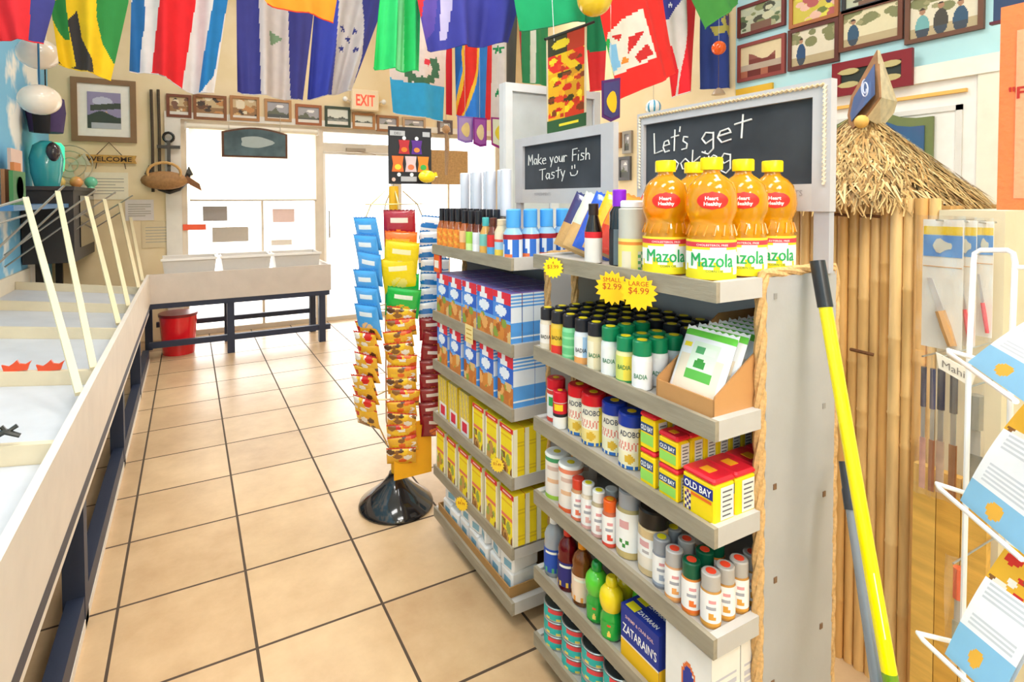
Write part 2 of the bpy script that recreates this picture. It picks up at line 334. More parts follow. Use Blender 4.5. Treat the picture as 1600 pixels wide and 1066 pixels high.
ar3 = [(y*.6+.4*1.87, z if z < 1.1 else z-.12) for y, z in arch]; b.prism(ar3, .02, lambda y, z, dd: (XR-.06+dd, y, z), '5E8AA0', GLOSS); b.build('arched_panel', d)
b = MB(); b.M = T; b.box((XR-.045, 1.45, 1.965), (XR-.021, 2.4, 1.985), 'E8B45A', PAINT); b.build('brass_strip', d)
# bodies of the added ceiling panels, above the view
for k, (lx, ly) in enumerate(ADDED_PANELS):
    r = empty('added_ceiling_panel', (lx, ly, CEIL)); tag(r, 'added rectangular white ceiling light panel, out of view, lighting the closed room', 'light', 'added ceiling light panels')
    b = MB(); frame_ = [(-.62, -.32, .62, -.29), (-.62, .29, .62, .32), (-.62, -.29, -.59, .29), (.59, -.29, .62, .29)]
    for q in frame_: b.box((q[0], q[1], -.06), (q[2], q[3], 0), 'EEEEEE', PAINT)
    b.build('frame', r)
    b = MB(); b.box((-.59, -.29, -.05), (.59, .29, -.03), 'FFFDF5', GLOW); b.build('diffuser', r)
for k, (gx, gy, gz) in enumerate(ADDED_GLOBES):  # bodies for the added, unseen pendant lights
    r = empty('added_pendant', (gx, gy, gz)); tag(r, 'added opal globe pendant behind the viewpoint, out of view, brightening the shop', 'lamp', 'added opal globe pendants')
    b = MB(); b.lathe([(.03, -.02), (.15, -.005), (.15, .005), (.03, .03)], 'F4F2EC', GLOSS, 20); b.build('shade', r)
    b = MB(); b.tube([(0, 0, .03), (0, 0, CEIL-gz)], .006, '8A8A8A', METAL, 6); b.build('cord', r)
# ================================================================== PICTURES AND SIGNS
def picture_fn(kind, seed):
    R = random.Random(seed)
    if kind == 'people':
        bgc = R.choice(['D8CDA8', 'C9C2A0', 'D9CFB6']); fo = [(R.random(), .62+.38*R.random(), .05+.1*R.random()) for _ in range(14)]
        P = [(.2+.27*k+R.uniform(-.04, .04), R.choice(['2B4A6E', '34526B', '6FA6A6', '454038']), R.uniform(.62, .74)) for k in range(R.choice([1, 2, 3]))]
        def f(u, v):
            for px_, c, h_ in P:
                if (u-px_)**2/.0022+(v-h_)**2/.007 < 1: return '3A2A22' if v > h_+.03 else 'A87C5E'
                if (u-px_)**2/.012+(v-h_+.40)**2/.10 < 1: return c if v > .2 else '3D4650'
            for x, y, r_ in fo:
                if (u-x)**2+(v-y)**2 < r_*r_: return '7E7F55' if r_ > .08 else '99946A'
            return 'B5A27C' if v < .25 else bgc
    elif kind == 'boat':
        def f(u, v):
            if v < .22: return '6B2A20' if int(u*6) % 3 else 'A8644A'
            if v < .4: return 'B7A490'
            if .2 < u < .85 and .4 <= v < .62+.12*math.sin(u*8): return '7A3A30' if v < .56 else '8F5548'
            return 'DCC9A0'
    elif kind == 'landscape':
        def f(u, v):
            if v < .3: return '5A5C58'
            if v < .35+.25*math.exp(-((u-.35)/.2)**2)+.05*math.sin(u*20): return '6D705E'
            if (u-.6)**2/.03+(v-.75)**2/.01 < 1: return 'F0ECE6'
            return 'A9A6A8'
    elif kind == 'sepia':
        B = [(R.random(), R.random(), .06+.14*R.random(), R.choice(['6B4A36', 'A57C4E', 'D8B078', '4C4038', 'C98F58', 'E8D8B8', '7D5A4A'])) for _ in range(16)]
        def f(u, v):
            for x, y, r_, c in B:
                if (u-x)**2+(v-y)**2*1.6 < r_*r_: return c
            return 'CDB489' if v > .5 else '9A7650'
    elif kind == 'foliage':
        B = [(R.random(), R.random(), .05+.12*R.random(), R.choice(['5A6B48', '83895C', 'A4A27A', '4A4A3A', 'C9C6A4'])) for _ in range(22)]
        def f(u, v):
            if v < .3 and abs(u-.5) < .25: return '7A5A48'
            for x, y, r_, c in B:
                if (u-x)**2+(v-y)**2 < r_*r_: return c
            return 'B9BDA2'
    elif kind == 'collage':
        B = [(R.random(), R.random(), .08+.12*R.random(), R.choice(['C6B93A', 'D8CE50', '3A3A62', 'B05A58', 'E0B4A0', 'D8D2C8', '6E7A38'])) for _ in range(24)]
        def f(u, v):
            for x, y, r_, c in B:
                if (u-x)**2+(v-y)**2 < r_*r_: return c
            return 'C9B84A'
    elif kind == 'greybay':
        def f(u, v):
            if v < .35: return '8C8F86' if (int(u*9)+int(v*14)) % 3 else '6F726A'
            if v < .45+.06*math.sin(u*11): return '5E6258'
            return 'D9DACB'
    elif kind == 'mural_eye':
        def f(u, v):
            if v < .16 and .12 < u: return 'B9BCC0'
            if v < .3+.18*math.exp(-((u-.4)/.35)**2): return '3E4A40'
            if abs(v-(.55+.1*u)) < .08 and u > .1: return '4B5348'
            if (u-.45)**2/.09+(v-.75)**2/.015 < 1: return 'C9C9DC'
            if (u-.55)**2/.004+(v-.38)**2/.012 < 1: return 'CFA98F'
            return '9B93B4'
    return f
def framed(name, pts, plane, label, kind, seed, fc='7A4A30', fw=.03, mat_c=None, mw=0, grp=None, nu=36, th=.025, fn=None, cat='picture'):
    "pts: px (x0,y0,x1,y1) near the left and right edges at mid height; plane ('x',v) or ('y',v)"
    x0, y0, x1, y1 = pts; kw = {plane[0]: plane[1]}
    a = at(x0, (y0+y1)/2, **kw); c = at(x1, (y0+y1)/2, **kw); xm = (x0+x1)/2
    t_ = at(xm, y0, **kw).z; bo = at(xm, y1, **kw).z
    if plane[0] == 'y': L0, L1 = a.x, c.x
    else: L0, L1 = a.y, c.y
    W = abs(L1-L0); Hh = t_-bo; cen = (L0+L1)/2
    loc = (cen, plane[1], bo) if plane[0] == 'y' else (plane[1], cen, bo)
    P = (lambda u, z, dd: (u, -dd, z)) if plane[0] == 'y' else (lambda u, z, dd: (-dd, -u, z))
    r = empty(name, loc); tag(r, label, cat, grp)
    b = MB(); w2 = W/2
    for q in ((-w2, 0, -w2+fw, Hh), (w2-fw, 0, w2, Hh), (-w2+fw, 0, w2-fw, fw), (-w2+fw, Hh-fw, w2-fw, Hh)):
        p0 = P(q[0], q[1], 0); p1 = P(q[2], q[3], th); b.box(tuple(min(i, j) for i, j in zip(p0, p1)), tuple(max(i, j) for i, j in zip(p0, p1)), fc, PAINT)
    b.build('frame', r)
    if mw:
        b = MB(); p0 = P(-w2+fw, fw, 0); p1 = P(w2-fw, Hh-fw, th*.4); b.box(tuple(min(i, j) for i, j in zip(p0, p1)), tuple(max(i, j) for i, j in zip(p0, p1)), mat_c, PAPER); b.build('mount', r)
    b = MB(); g = fw+mw; f = fn or picture_fn(kind, seed); dd = th*.5+.001
    nv = max(8, int(nu*Hh/W)); b.sheet(lambda u, v: P(-w2+g+(W-2*g)*u, g+(Hh-2*g)*v, dd), nu, nv, f, PAPER, False)
    b.sheet(lambda u, v: P(-w2+g+(W-2*g)*u, g+(Hh-2*g)*v, dd-.003), 1, 1, 'B0A890', PAPER, False); b.build('print', r)
    return r, W, Hh, P
YW = ('y', YB-.002)
framed('framed_picture', (111, 124, 213, 222), YW, 'large wood-framed landscape print with a wide white mount above the welcome sign', 'mural_eye', 1, '8A6A48', .05, 'F4EFE2', .075, nu=44)
row = [(260, 148, 299, 184, '7A4630', 'sepia', 'small brown framed photo, leftmost of the row over the window'),
       (302, 149, 354, 188, '8A5836', 'sepia', 'brown framed photo of yellow-clad figures, second from left over the window'),
       (359, 151, 405, 189, 'B07C4C', 'sepia', 'tan framed sepia photo, third from left over the window'),
       (413, 156, 455, 190, 'B88A5C', 'landscape', 'tan framed grey-blue photo, fourth from left over the window'),
       (461, 164, 502, 196, 'A5643E', 'landscape', 'reddish framed photo over the corner between window and door'),
       (507, 167, 547, 199, '3F4A3A', 'greybay', 'dark framed pale photo below and left of the exit sign'),
       (550, 177, 585, 202, 'B27E4E', 'greybay', 'tan framed photo directly below the exit sign'),
       (588, 181, 622, 206, 'A06E48', 'landscape', 'brown framed photo just left of the light blue flag'),
       (628, 184, 664, 206, 'C0A07C', 'landscape', 'pale framed photo below the light blue and white flag'),
       (683, 188, 706, 210, '6A5A58', 'landscape', 'small dark photo hung right of the light blue flag')]
for i, (x0, y0, x1, y1, fc, k, lb) in enumerate(row):
    framed('framed_picture', (x0, y0, x1, y1), YW, lb, k, 20+i, fc, .028, nu=22, grp=None)
XW = ('x', XR-.002)
rw = [(1155, 0, 1229, 50, '6A2A24', 'foliage', 'dark red framed photo of trees and a trunk, top left of the blue wall', -12),
      (1155, 62, 1229, 122, '8E4038', 'boat', 'red framed photo of a boat in a cove, lower left of the blue wall', 0),
      (1236, -16, 1313, 36, 'A8663A', 'collage', 'orange-brown framed photo with yellow clothing at the top of the blue wall', 0),
      (1234, 38, 1313, 104, '5C2E26', 'people', 'dark brown framed photo of a person under a tree, on the blue wall', 0),
      (1318, -28, 1412, 10, '2E2E30', 'foliage', 'black framed photo cut off at the top edge of the picture', 0),
      (1314, 6, 1413, 72, '6A3A26', 'people', 'brown framed photo of people standing together with a sheet between them', 0),
      (1417, -20, 1540, 58, '6A4430', 'people', 'large brown framed photo of two seated people, nearest right on the blue wall', 0)]
for i, (x0, y0, x1, y1, fc, k, lb, _) in enumerate(rw):
    framed('framed_picture', (x0, y0, x1, y1), XW, lb, k, 50+i, fc, .025, nu=64)
r, W, Hh, P = framed('fish_plaque', (1303, 88, 1428, 143), ('x', XR-.0505), 'dark red wooden plaque with four carved fish behind the thatched hut', 'x', 0, '7E1620', .055, fn=lambda u, v: '26302A', nu=10, cat='plaque')
for (u, v) in ((-.26, .68), (.26, .68), (-.26, .3), (.26, .3)):
    b = MB(); pl = [(u*W+.055*math.cos(a)*(1 if abs(a-PI) > .5 else 1.35), Hh*v+.020*math.sin(a)*(1+.5*(abs(a-PI) < .6))) for a in [2*PI*k/12 for k in range(12)]]
    b.prism(pl, .012, lambda q, z, dd: P(q, z, .014+dd), 'B9AC78', PLASTIC); b.build('carved_fish', r)
for i, (x0, y0, x1, y1, lb) in enumerate([(975, 205, 989, 240, 'small narrow framed print on the cream wall between the two blackboards, upper'), (960, 208, 972, 232, 'tiny tan framed print beside the first blackboard frame'), (968, 245, 987, 282, 'small grey framed print between the blackboards, lower')]):
    framed('framed_picture', (x0, y0, x1, y1), XW, lb, 'landscape', 80+i, ['9A948A', 'A8794C', '5A5A5C'][i], .03, nu=10)
# yellow strip sign at the top of the big blackboard
a = at(1152, 148, x=XR-.002); c = at(1209, 136, x=XR-.002)
b = MB(); b.box((-.02, -(a.y-c.y)/2, -.035), (0, (a.y-c.y)/2, .035), 'E0B030', PAINT)
tag(b.build('strip_sign', loc=(XR-.002, (a.y+c.y)/2, (a.z+c.z)/2)), 'narrow yellow strip sign on the wall above the large blackboard', 'sign')
# EXIT sign
a = at(570, 157, y=YB-.06); r = empty('exit_sign', a); tag(r, 'cream exit sign with red letters over the glass door', 'sign')
b = MB(); b.bbox((-.16, -.03, -.12), (.16, .058, .12), .012, 'F6E2BE', PLASTIC); b.build('sign_box', r)
b = MB(); b.text('EXIT', .13, lambda p, q: (p, -.032, q-.065), 'E8402C', GLOW, .02, .22); b.build('lettering', r)
for s_ in (-1, 1):
    b = MB(); b.tube([(s_*.16, .02, -.02), (s_*.2, .01, .0)], .012, 'D8CDB8', PLASTIC); b.ball((s_*.225, 0, .0), .03, 'F4F2EC', GLOSS, 12, 6); b.build('spot_lamp', r)
# WELCOME sign
a = at(171, 249, y=YB-.02); r = empty('welcome_sign', a); tag(r, 'narrow wooden welcome sign hanging by a cord under the large print', 'sign')
b = MB(); pl = [(-.24, -.035), (.22, -.035), (.205, 0), (.22, .04), (-.24, .04), (-.225, 0)]; b.prism(pl, .018, lambda p, q, dd: (p, dd-.005, q), 'C99A4A', TIMBER); b.build('board', r)
b = MB(); b.text('WELCOME', .045, lambda p, q: (p, -.007, q-.02), '3A2414', PAPER, .02, .36); b.build('lettering', r)
b = MB(); b.tube([(-.1, .0, .04), (0, .0, .16), (.1, .0, .04)], .004, '5A4A3A', ROPE, 5); b.tube([(-.1, 0, -.035), (-.11, 0, -.09)], .004, '5A4A3A', ROPE, 5); b.tube([(.12, 0, -.035), (.13, 0, -.09)], .004, '5A4A3A', ROPE, 5); b.build('cord', r)
# plaque hanging in the window
a = at(399, 224, y=YB-.1); r = empty('arched_sign', a); tag(r, 'dark arched wooden fish sign hanging in front of the white blind', 'sign')
w_, h_ = .32, .15; pl = [(-w_, -h_), (w_, -h_), (w_, h_*.72)]+[(w_*(1-k/6), h_*.72+.055*math.sin(PI*k/12*1)) for k in range(1, 12)]+[(-w_, h_*.72)]
b = MB(); b.prism(pl, .02, lambda p, q, dd: (p, dd-.005, q), '6A4632', TIMBER); b.build('frame', r)
b = MB(); pl2 = [(x*.93, y*.88) for x, y in pl]; b.prism(pl2, .008, lambda p, q, dd: (p, dd-.012, q), '5C6E72', CHALKB)
b.prism([(.16*math.cos(t)*(1+.2*math.cos(3*t)), .01+.06*math.sin(t)) for t in [2*PI*k/18 for k in range(18)]], .003, lambda p, q, dd: (p, dd-.015, q), 'A9B4B0', PAPER); b.build('carved_panel', r)
for q in (-.25, .25): b = MB(); b.tube([(q, .0, .10), (q, .0, .29)], .003, 'D8D0C0'); b.build('hanging_wire', r)
# papers on the storefront glass
for px0, py0, px1, py1, c, lb in [(317, 322, 355, 346, '9C938C', 'grey notice taped to the window under the left of the blind'), (332, 354, 388, 379, 'B5A99A', 'larger grey-beige notice low on the window glass'), (426, 326, 460, 348, 'E4C6BE', 'pinkish notice taped to the window near the door side'), (286, 350, 322, 360, 'F2603A', 'orange strip sticker at the left of the window'), (424, 374, 456, 384, 'D8CCBE', 'thin pale notice low on the window beside the door')]:
    a = at(px0, py1, y=YB+.01); c_ = at(px1, py0, y=YB+.01)
    b = MB(); b.box((-(c_.x-a.x)/2, -.004, 0), ((c_.x-a.x)/2, .004, c_.z-a.z), c, PAPER); tag(b.build('window_notice', loc=((a.x+c_.x)/2, YB+.01, a.z)), lb, 'notice')
# wall notices left of the window
for px0, py0, px1, py1, c, lb in [(133, 270, 200, 312, 'F0E6CC', 'large cream notice under the welcome sign'), (196, 312, 240, 345, 'E4DCD6', 'grey white notice under the hanging fish'), (222, 345, 280, 388, 'DCC9A0', 'tan notice low on the wall beside the window')]:
    a = at(px0, py1, y=YB-.004); c_ = at(px1, py0, y=YB-.004)
    b = MB(); w_ = (c_.x-a.x)/2; hh = c_.z-a.z; b.box((-w_, -.003, 0), (w_, .003, hh), c, PAPER)
    for k in range(6): b.box((-w_*.8, -.004, hh*(.2+.11*k)), (w_*(.8 if k % 3 else .4), -.003, hh*(.2+.11*k)+.008), 'B0A898', PAPER)
    tag(b.build('wall_notice', loc=((a.x+c_.x)/2, YB-.004, a.z)), lb, 'notice')
# anchor
a = at(264, 252, y=YB-.05); r = empty('anchor', a); tag(r, 'black iron anchor hanging on the cream wall left of the window', 'anchor')
b = MB(); b.bar((0, 0, -.22), (0, 0, .2), .045, .03, '3A3836', METAL)
b.tube([(-.17, 0, -.12), (-.15, 0, -.2), (-.08, 0, -.27), (0, 0, -.3), (.08, 0, -.27), (.15, 0, -.2), (.17, 0, -.12)], .025, '3A3836', METAL, 8); b.build('shank', r)
b = MB(); b.bar((-.1, 0, .14), (.1, 0, .14), .03, .03, '3A3836', METAL); b.build('stock', r)
b = MB(); b.tube([(.045*math.cos(t), 0, .235+.045*math.sin(t)) for t in [2*PI*k/12 for k in range(13)]], .014, '3A3836', METAL, 6); b.build('ring', r)
for s_ in (-1, 1):
    b = MB(); b.prism([(s_*.13, -.16), (s_*.21, -.13), (s_*.17, -.04)], .03, lambda p, q, dd: (p, dd-.015, q), '3A3836', METAL); b.build('fluke', r)
# hanging wooden fish basket
a = at(257, 282, y=YB-.17); r = empty('hanging_fish', a); tag(r, 'brown woven fish with a hoop handle hanging under the anchor', 'decoration')
b = MB(); b.ball((0, 0, 0), .2, 'A97C4C', TIMBER, 18, 10, (1, .35, .45)); b.prism([(.17, -.01), (.32, -.1), (.3, -.03), (.19, .05)], .02, lambda p, q, dd: (p, dd-.01, q), '8A5C38', TIMBER); b.build('body', r)
b = MB(); b.tube([(.14*math.cos(t), -.03, .07+.1*math.sin(t)) for t in [2*PI*k/18 for k in range(19)]], .013, 'D6A868', ROPE, 8); b.build('hoop', r)
# vertical ropes
for px_, lb in ((236, 'dark hanging rope, left one of the pair beside the anchor'), (247, 'dark hanging rope, right one of the pair beside the anchor')):
    a = at(px_, 140, y=YB-.03); c = at(px_, 300 if px_ < 240 else 268, y=YB-.03)
    b = MB(); b.tube([(0, 0, 0), (.004, 0, (c.z-a.z)*.5), (0, 0, c.z-a.z)], .014, '55483A', ROPE, 7); tag(b.build('hanging_rope', loc=a), lb, 'rope')
# ================================================================== FISH COUNTER (L-shaped, slanted bins)
BXR = -.315
WH = 'DCD4CA'; NAVY = '2B3348'
fc = empty('fish_counter', (-.7, 3, 0)); tag(fc, 'long white fish counter with navy legs running along the left wall and round the corner', 'counter')
T = Matrix.Translation((.7, -3, 0))
def fpart(name, fn):
    b = MB(); b.M = T; fn(b); return b.build(name, fc)
Y0, Y1 = -.4, 5.39
ztop = lambda x: .705+.13*(BXR-.02-x)
def f_(b):
    b.prism([(Y0, .50), (Y1, .50), (Y1, .75), (Y0, .75)], .022, lambda y, z, dd: (BXR+.012-dd, y, z), 'E2D8CC', PAINT)
fpart('front_rail', f_)
fpart('end_rail', lambda b: b.box((BXR+.012, Y1-.022, .50), (1.215, Y1, .75), 'CFC4BA', PAINT))
fpart('side_rail', lambda b: b.box((1.193, Y1, .50), (1.215, 5.9, .75), 'D8CEC4', PAINT))
fpart('white_strip', lambda b: b.box((BXR-.012, Y0, .415), (BXR+.004, Y1-.03, .452), 'E4DCD0', PAINT))
fpart('upper_beam', lambda b: (b.box((BXR-.05, Y0, .453), (BXR+.010, Y1-.06, .499), NAVY, PAINT)))
fpart('end_upper_beam', lambda b: (b.box((BXR, Y1-.02, .455), (1.2, Y1+.03, .499), NAVY, PAINT)))
fpart('lower_beam', lambda b: b.box((BXR-.05, Y0, .035), (BXR-.002, Y1, .11), NAVY, PAINT))
fpart('end_lower_beam', lambda b: b.box((BXR+.0, Y1, .115), (1.21, Y1+.04, .165), NAVY, PAINT))
fpart('kick_strip', lambda b: b.box((BXR-.016, Y0, .0), (BXR, Y1, .034), 'E4DCD0', PAINT))
for x, y in [(BXR-.03, q) for q in (-.2, 1.0, 2.15, 3.35, 4.45)]+[(XL+.06, q) for q in (-.2, 2.15, 4.45)]+[(.32, Y1+.02), (1.13, Y1+.02), (.32, 5.87), (1.13, 5.87), (BXR-.03, 5.87)]:
    fpart('leg', lambda b: b.box((x-.03, y-.03, 0), (x+.03, y+.03, .455 if x > BXR else .44), NAVY, PAINT))
fpart('rear_lower_beam', lambda b: b.box((BXR+.03, 5.85, .2), (1.1, 5.89, .245), NAVY, PAINT))
# slanted tray floor and dividers
def slab(b, y0, y1, x0, x1, dz, th, col):
    b.prism([(x0, ztop(x0)+dz), (x1, ztop(x1)+dz), (x1, ztop(x1)+dz-th), (x0, ztop(x0)+dz-th)], y1-y0, lambda x, z, dd: (x, y0+dd, z), col, PAINT)
DIV = [-.35, .4, 1.15, 1.90, 2.635, 3.43, 4.17, 4.97]
for i in range(len(DIV)):
    fpart('bin_divider', lambda b: slab(b, DIV[i]-.013, DIV[i]+.013, XL+.02, BXR-.02, .0, .10, 'DCCFB2'))
    y1 = DIV[i+1] if i+1 < len(DIV) else 5.36
    fpart('bin_tray', lambda b: slab(b, DIV[i]+.015, y1-.015, XL+.02, BXR-.02, -.055, .02, 'C6C9CE'))
fpart('back_rail', lambda b: b.box((XL+.002, Y0, .70), (XL+.018, Y1, .86), 'E6DCC8', PAINT))
fpart('end_tray', lambda b: b.box((BXR+.02, Y1+.04, .60), (1.19, 5.9, .62), 'E8ECEE', PAINT))
# white tubs standing on the end tray
def tub():
    r = empty('white_tub'); b = MB()
    o = [(-.24, -.17, 0), (.24, -.17, 0), (.24, .17, 0), (-.24, .17, 0)]
    v = [(x*.86, y*.86, 0) for x, y, _ in o]+[(x, y, .24) for x, y, _ in o]+[(x*.96, y*.94, .24) for x, y, _ in o]+[(x*.84, y*.84, .01) for x, y, _ in o]
    f = [(3, 2, 1, 0)]+[(i, (i+1) % 4, (i+1) % 4+4, i+4) for i in range(4)]+[(i+4, (i+1) % 4+4, (i+1) % 4+8, i+8) for i in range(4)]+[(i+8, (i+1) % 4+8, (i+1) % 4+12, i+12) for i in range(4)]+[(12, 13, 14, 15)]
    b.add(v, f, srgb('DDD6CE'), PLASTIC); b.build('tub_body', r)
    b = MB(); b.box((-.25, -.18, .225), (.25, -.171, .245), 'F2EEE8', PLASTIC); b.box((-.25, .171, .225), (.25, .18, .245), 'F2EEE8', PLASTIC); b.build('rim', r)
    return Proto(r, 'tub')
tb = tub()
for x, lb in ((.0, 'white plastic tub on the far counter, leftmost of three'), (.47, 'white plastic tub on the far counter, middle of three'), (.93, 'white plastic tub on the far counter nearest the glass door')):
    tb.put((x, 5.68, .62), lb, sc=(.9, 1, 1))
# lobster and fish shaped ornaments in the bins
def crustacean(name, y, x, col, lb, n=5, L=.12):
    b = MB(); z = ztop(x)
    b.tube([(-L/2, 0, .01), (-L/4, 0, .03), (L/4, 0, .025), (L/2, 0, .045)], [.006, .014, .012, .004], col, PLASTIC, 7)
    for k in range(n):
        t = -L*.4+L*.8*k/(n-1); b.tube([(t, 0, .02), (t+.015*(-1)**k, .01, .045+.012*(k % 2)), (t+.03*(-1)**k, .012, .03+.03*(k % 2))], .004, col, PLASTIC, 5)
    return b.build(name, loc=(x, y, z-.003))
def crab(px, lb):
    a = at(px, 572, y=2.635); b = MB(); z = ztop(a.x)
    b.prism([(-.035, 0), (.035, 0), (.04, .018), (.048, .034), (.028, .022), (.012, .026), (.004, .042), (-.008, .03), (-.022, .02), (-.042, .028)], .012, lambda p, q, dd: (p, dd-.006, q), 'E0502A', PLASTIC)
    tag(b.build('toy_crab', loc=(a.x, 2.635, z)), lb, 'ornament')
crab(25, 'small orange crab ornament on the bin divider, nearer the wall'); crab(78, 'small orange crab ornament on the bin divider, nearer the rail')
def lizard(x, L, lb):
    b = MB(); z = ztop(x)+.004
    b.tube([(-L*.5, 0, .03), (-L*.3, 0, .008), (0, 0, .010), (L*.3, 0, .03), (L*.5, 0, .012)], [.004, .008, .011, .009, .006], '2C302E', PLASTIC, 7)
    b.tube([(L*.25, 0, .045), (L*.33, 0, .028), (L*.46, .005, .04)], .006, '2C302E', PLASTIC, 6); b.tube([(-L*.02, -.0, .008), (-L*.1, -.02, .002)], .005, '2C302E', PLASTIC, 6)
    tag(b.build('toy_lizard', loc=(x, 1.90, z-.004)), lb, 'ornament')
lizard(-.50, .16, 'dark twig-like lizard ornament lying on the near bin divider'); lizard(-.72, .13, 'dark ornament cut off by the left picture edge on the near divider')
# slanted posts of the guard rail
POS = [((125, 615), (40, 310)), ((123, 572), (90, 300)), ((187, 500), (135, 308)), ((203, 475), (163, 312)), ((215, 437), (187, 318)), ((222, 430), (200, 320))]
gr = empty('guard_frame', (-.5, 3.9, .7)); tag(gr, 'row of slanted cream posts with thin metal rods over the fish counter', 'guard frame')
GT = Matrix.Translation((.5, -3.9, -.7)); tops = []
ys = [2.3, 2.62, 3.5, 4.05, 4.85, 5.25]
for (bt, tp), y in zip(POS, ys):
    p = Vector((BXR-.03, y, .715)); q = at(tp[0], tp[1], x=-.72)
    q.y = min(max(q.y, y-.2), y+1.25); q = at(tp[0], tp[1], y=q.y); q.x = max(q.x, XL+.03)
    b = MB(); b.M = GT; b.bar(p, q, .024, .016, 'EBDCB4', PAINT); b.build('post', gr); tops.append(q)
for q, py in zip(tops, (322, 385, 404, 420, 432, 440)):
    e_ = at(0, py, y=q.y); dr = e_-q; t_ = (XL+.012-q.x)/dr.x if abs(dr.x) > 1e-4 else 1
    b = MB(); b.M = GT; b.tube([q-dr*.12, q, q+dr*t_], .007, 'B4ACA0', METAL, 6); b.build('rod', gr)
    b = MB(); b.M = GT; b.tube([q+Vector((.01, 0, -.08)), q+dr*t_+Vector((0, 0, -.08))], .006, 'A49C90', METAL, 6); b.build('rod', gr)
# red bin under the counter
r = empty('red_bin', (-.1, 5.63, 0)); tag(r, 'red plastic bin under the far end of the fish counter', 'bin')
b = MB(); b.lathe([(.13, 0), (.155, .34), (.145, .34), (.125, .02)], 'E8202A', GLOSS, 20); b.build('bin_body', r)
b = MB(); b.lathe([(.16, .34), (.16, .365), (.02, .37)], '8A2026', PLASTIC, 20); b.build('rim', r)
# ================================================================== LEFT CORNER CLUTTER
a = at(60, 282, x=-.98)
sh = empty('display_shelf', (-.98, 5.6, 0)); tag(sh, 'dark shelf cabinet in the left corner carrying ornaments', 'cabinet')
b = MB(); b.box((-.13, -.40, .9), (.19, .62, 1.46), '2A2422', PAINT); b.build('cabinet_body', sh)
b = MB(); b.box((-.135, -.42, 1.46), (.20, .63, 1.49), '3A3230', PAINT); b.build('top', sh)
b = MB(); b.box((.191, -.15, 1.0), (.198, .58, 1.42), '15161A', GLOSS); b.build('screen', sh)
for dy in (-.15, .58):
    b = MB(); b.box((-.1, dy-.02, 0), (-.05, dy+.02, .9), '2A2422', PAINT); b.build('leg', sh)
def lampball(px, py, x, rr, lb, ztop_):
    a = at(px, py, x=x); r = empty('globe_lamp', a); tag(r, lb, 'lamp')
    b = MB(); b.ball((0, 0, 0), rr, 'F6E8D8', GLOSS, 20, 12, (1, 1, .82)); b.build('shade', r)
    b = MB(); b.tube([(0, 0, rr*.8), (0, 0, ztop_-a.z)], .006, '3A6E96', METAL, 6); b.build('cord', r)
lampball(60, 84, -.85, .12, 'upper cream globe lamp in the left corner', 3.94)
lampball(62, 156, -.82, .115, 'lower cream globe lamp in front of the purple figure', 3.94)
# dark purple hanging figure
a = at(72, 182, x=-.99); r = empty('hanging_wetsuit', (a.x, a.y, 0)); tag(r, 'black and purple wetsuit hanging in the left corner behind the globe lamp', 'wetsuit')
z0 = max(1.92, at(72, 222, x=-.99).z); z1 = at(72, 145, x=-.99).z
b = MB(); b.tube([(0, 0, z0), (0, .0, (z0+z1)/2), (0, 0, z1-.05), (0, 0, z1)], [.11, .13, .12, .04], '4A3A66', CLOTH, 12); b.build('torso', r)
b = MB(); b.tube([(.0, -.15, z0-.02), (0, -.16, (z0+z1)/2), (0, -.12, z1-.06)], [.05, .06, .05], '17161C', CLOTH, 10); b.build('sleeve', r)
b = MB(); b.tube([(0, 0, z1), (0, 0, z1+.5)], .005, '222222', METAL, 5); b.build('hanger', r)
# teal diving helmet like ornament with a round dark porthole and green lamp
zt = 1.49
r = empty('teal_ornament', (-.99, 5.42, zt)); tag(r, 'teal rounded ornament with a dark round disc on the corner cabinet', 'ornament')
r.scale = (.8, .8, .9)
b = MB(); b.lathe([(.10, 0), (.13, .12), (.14, .25), (.11, .36), (.05, .4)], '3CA8AE', GLOSS, 18); b.build('body', r)
b = MB(); b.ball((.07, -.10, .30), .085, '3A3238', GLOSS, 14, 8, (.7, .7, 1)); b.build('disc', r)
r = empty('green_lamp', (-1.0, 5.72, zt)); tag(r, 'glowing green lamp beside the teal ornament', 'lamp')
r.scale = (.8, .8, .85)
b = MB(); b.lathe([(.06, .0), (.06, .16)], 'D8E8E0', PLASTIC, 12); b.build('base', r)
b = MB(); b.lathe([(.09, .16), (.10, .24), (.10, .4), (.07, .44)], '38E0A0', GREEN_GLOW, 14); b.build('shade', r)
# desk fan
r = empty('desk_fan', (-.78, 6.0, .0)); tag(r, 'round wire desk fan standing right of the green lamp', 'fan')
r.location = (-.93, 6.03, 1.52)
for rr in (.17, .12, .06):
    b = MB(); b.tube([(rr*math.cos(t), -.03, .18+rr*math.sin(t)) for t in [2*PI*k/20 for k in range(21)]], .005, 'B8A890', METAL, 5); b.build('guard_ring', r)
b = MB()
for k in range(3): b.prism([(0, 0), (.15*math.cos(k*2.09), .15*math.sin(k*2.09)), (.15*math.cos(k*2.09+.8), .15*math.sin(k*2.09+.8))], .006, lambda p, q, dd: (p, dd, .18+q), 'D8CCB4', PLASTIC)
b.build('blades', r)
b = MB(); b.tube([(0, .03, .2), (0, .03, -.0)], .02, 'C8BCA4', PLASTIC, 8); b.lathe([(.1, -.03), (.1, .0)], 'C8BCA4', PLASTIC, 14); b.build('stand', r)
zz = 1.49
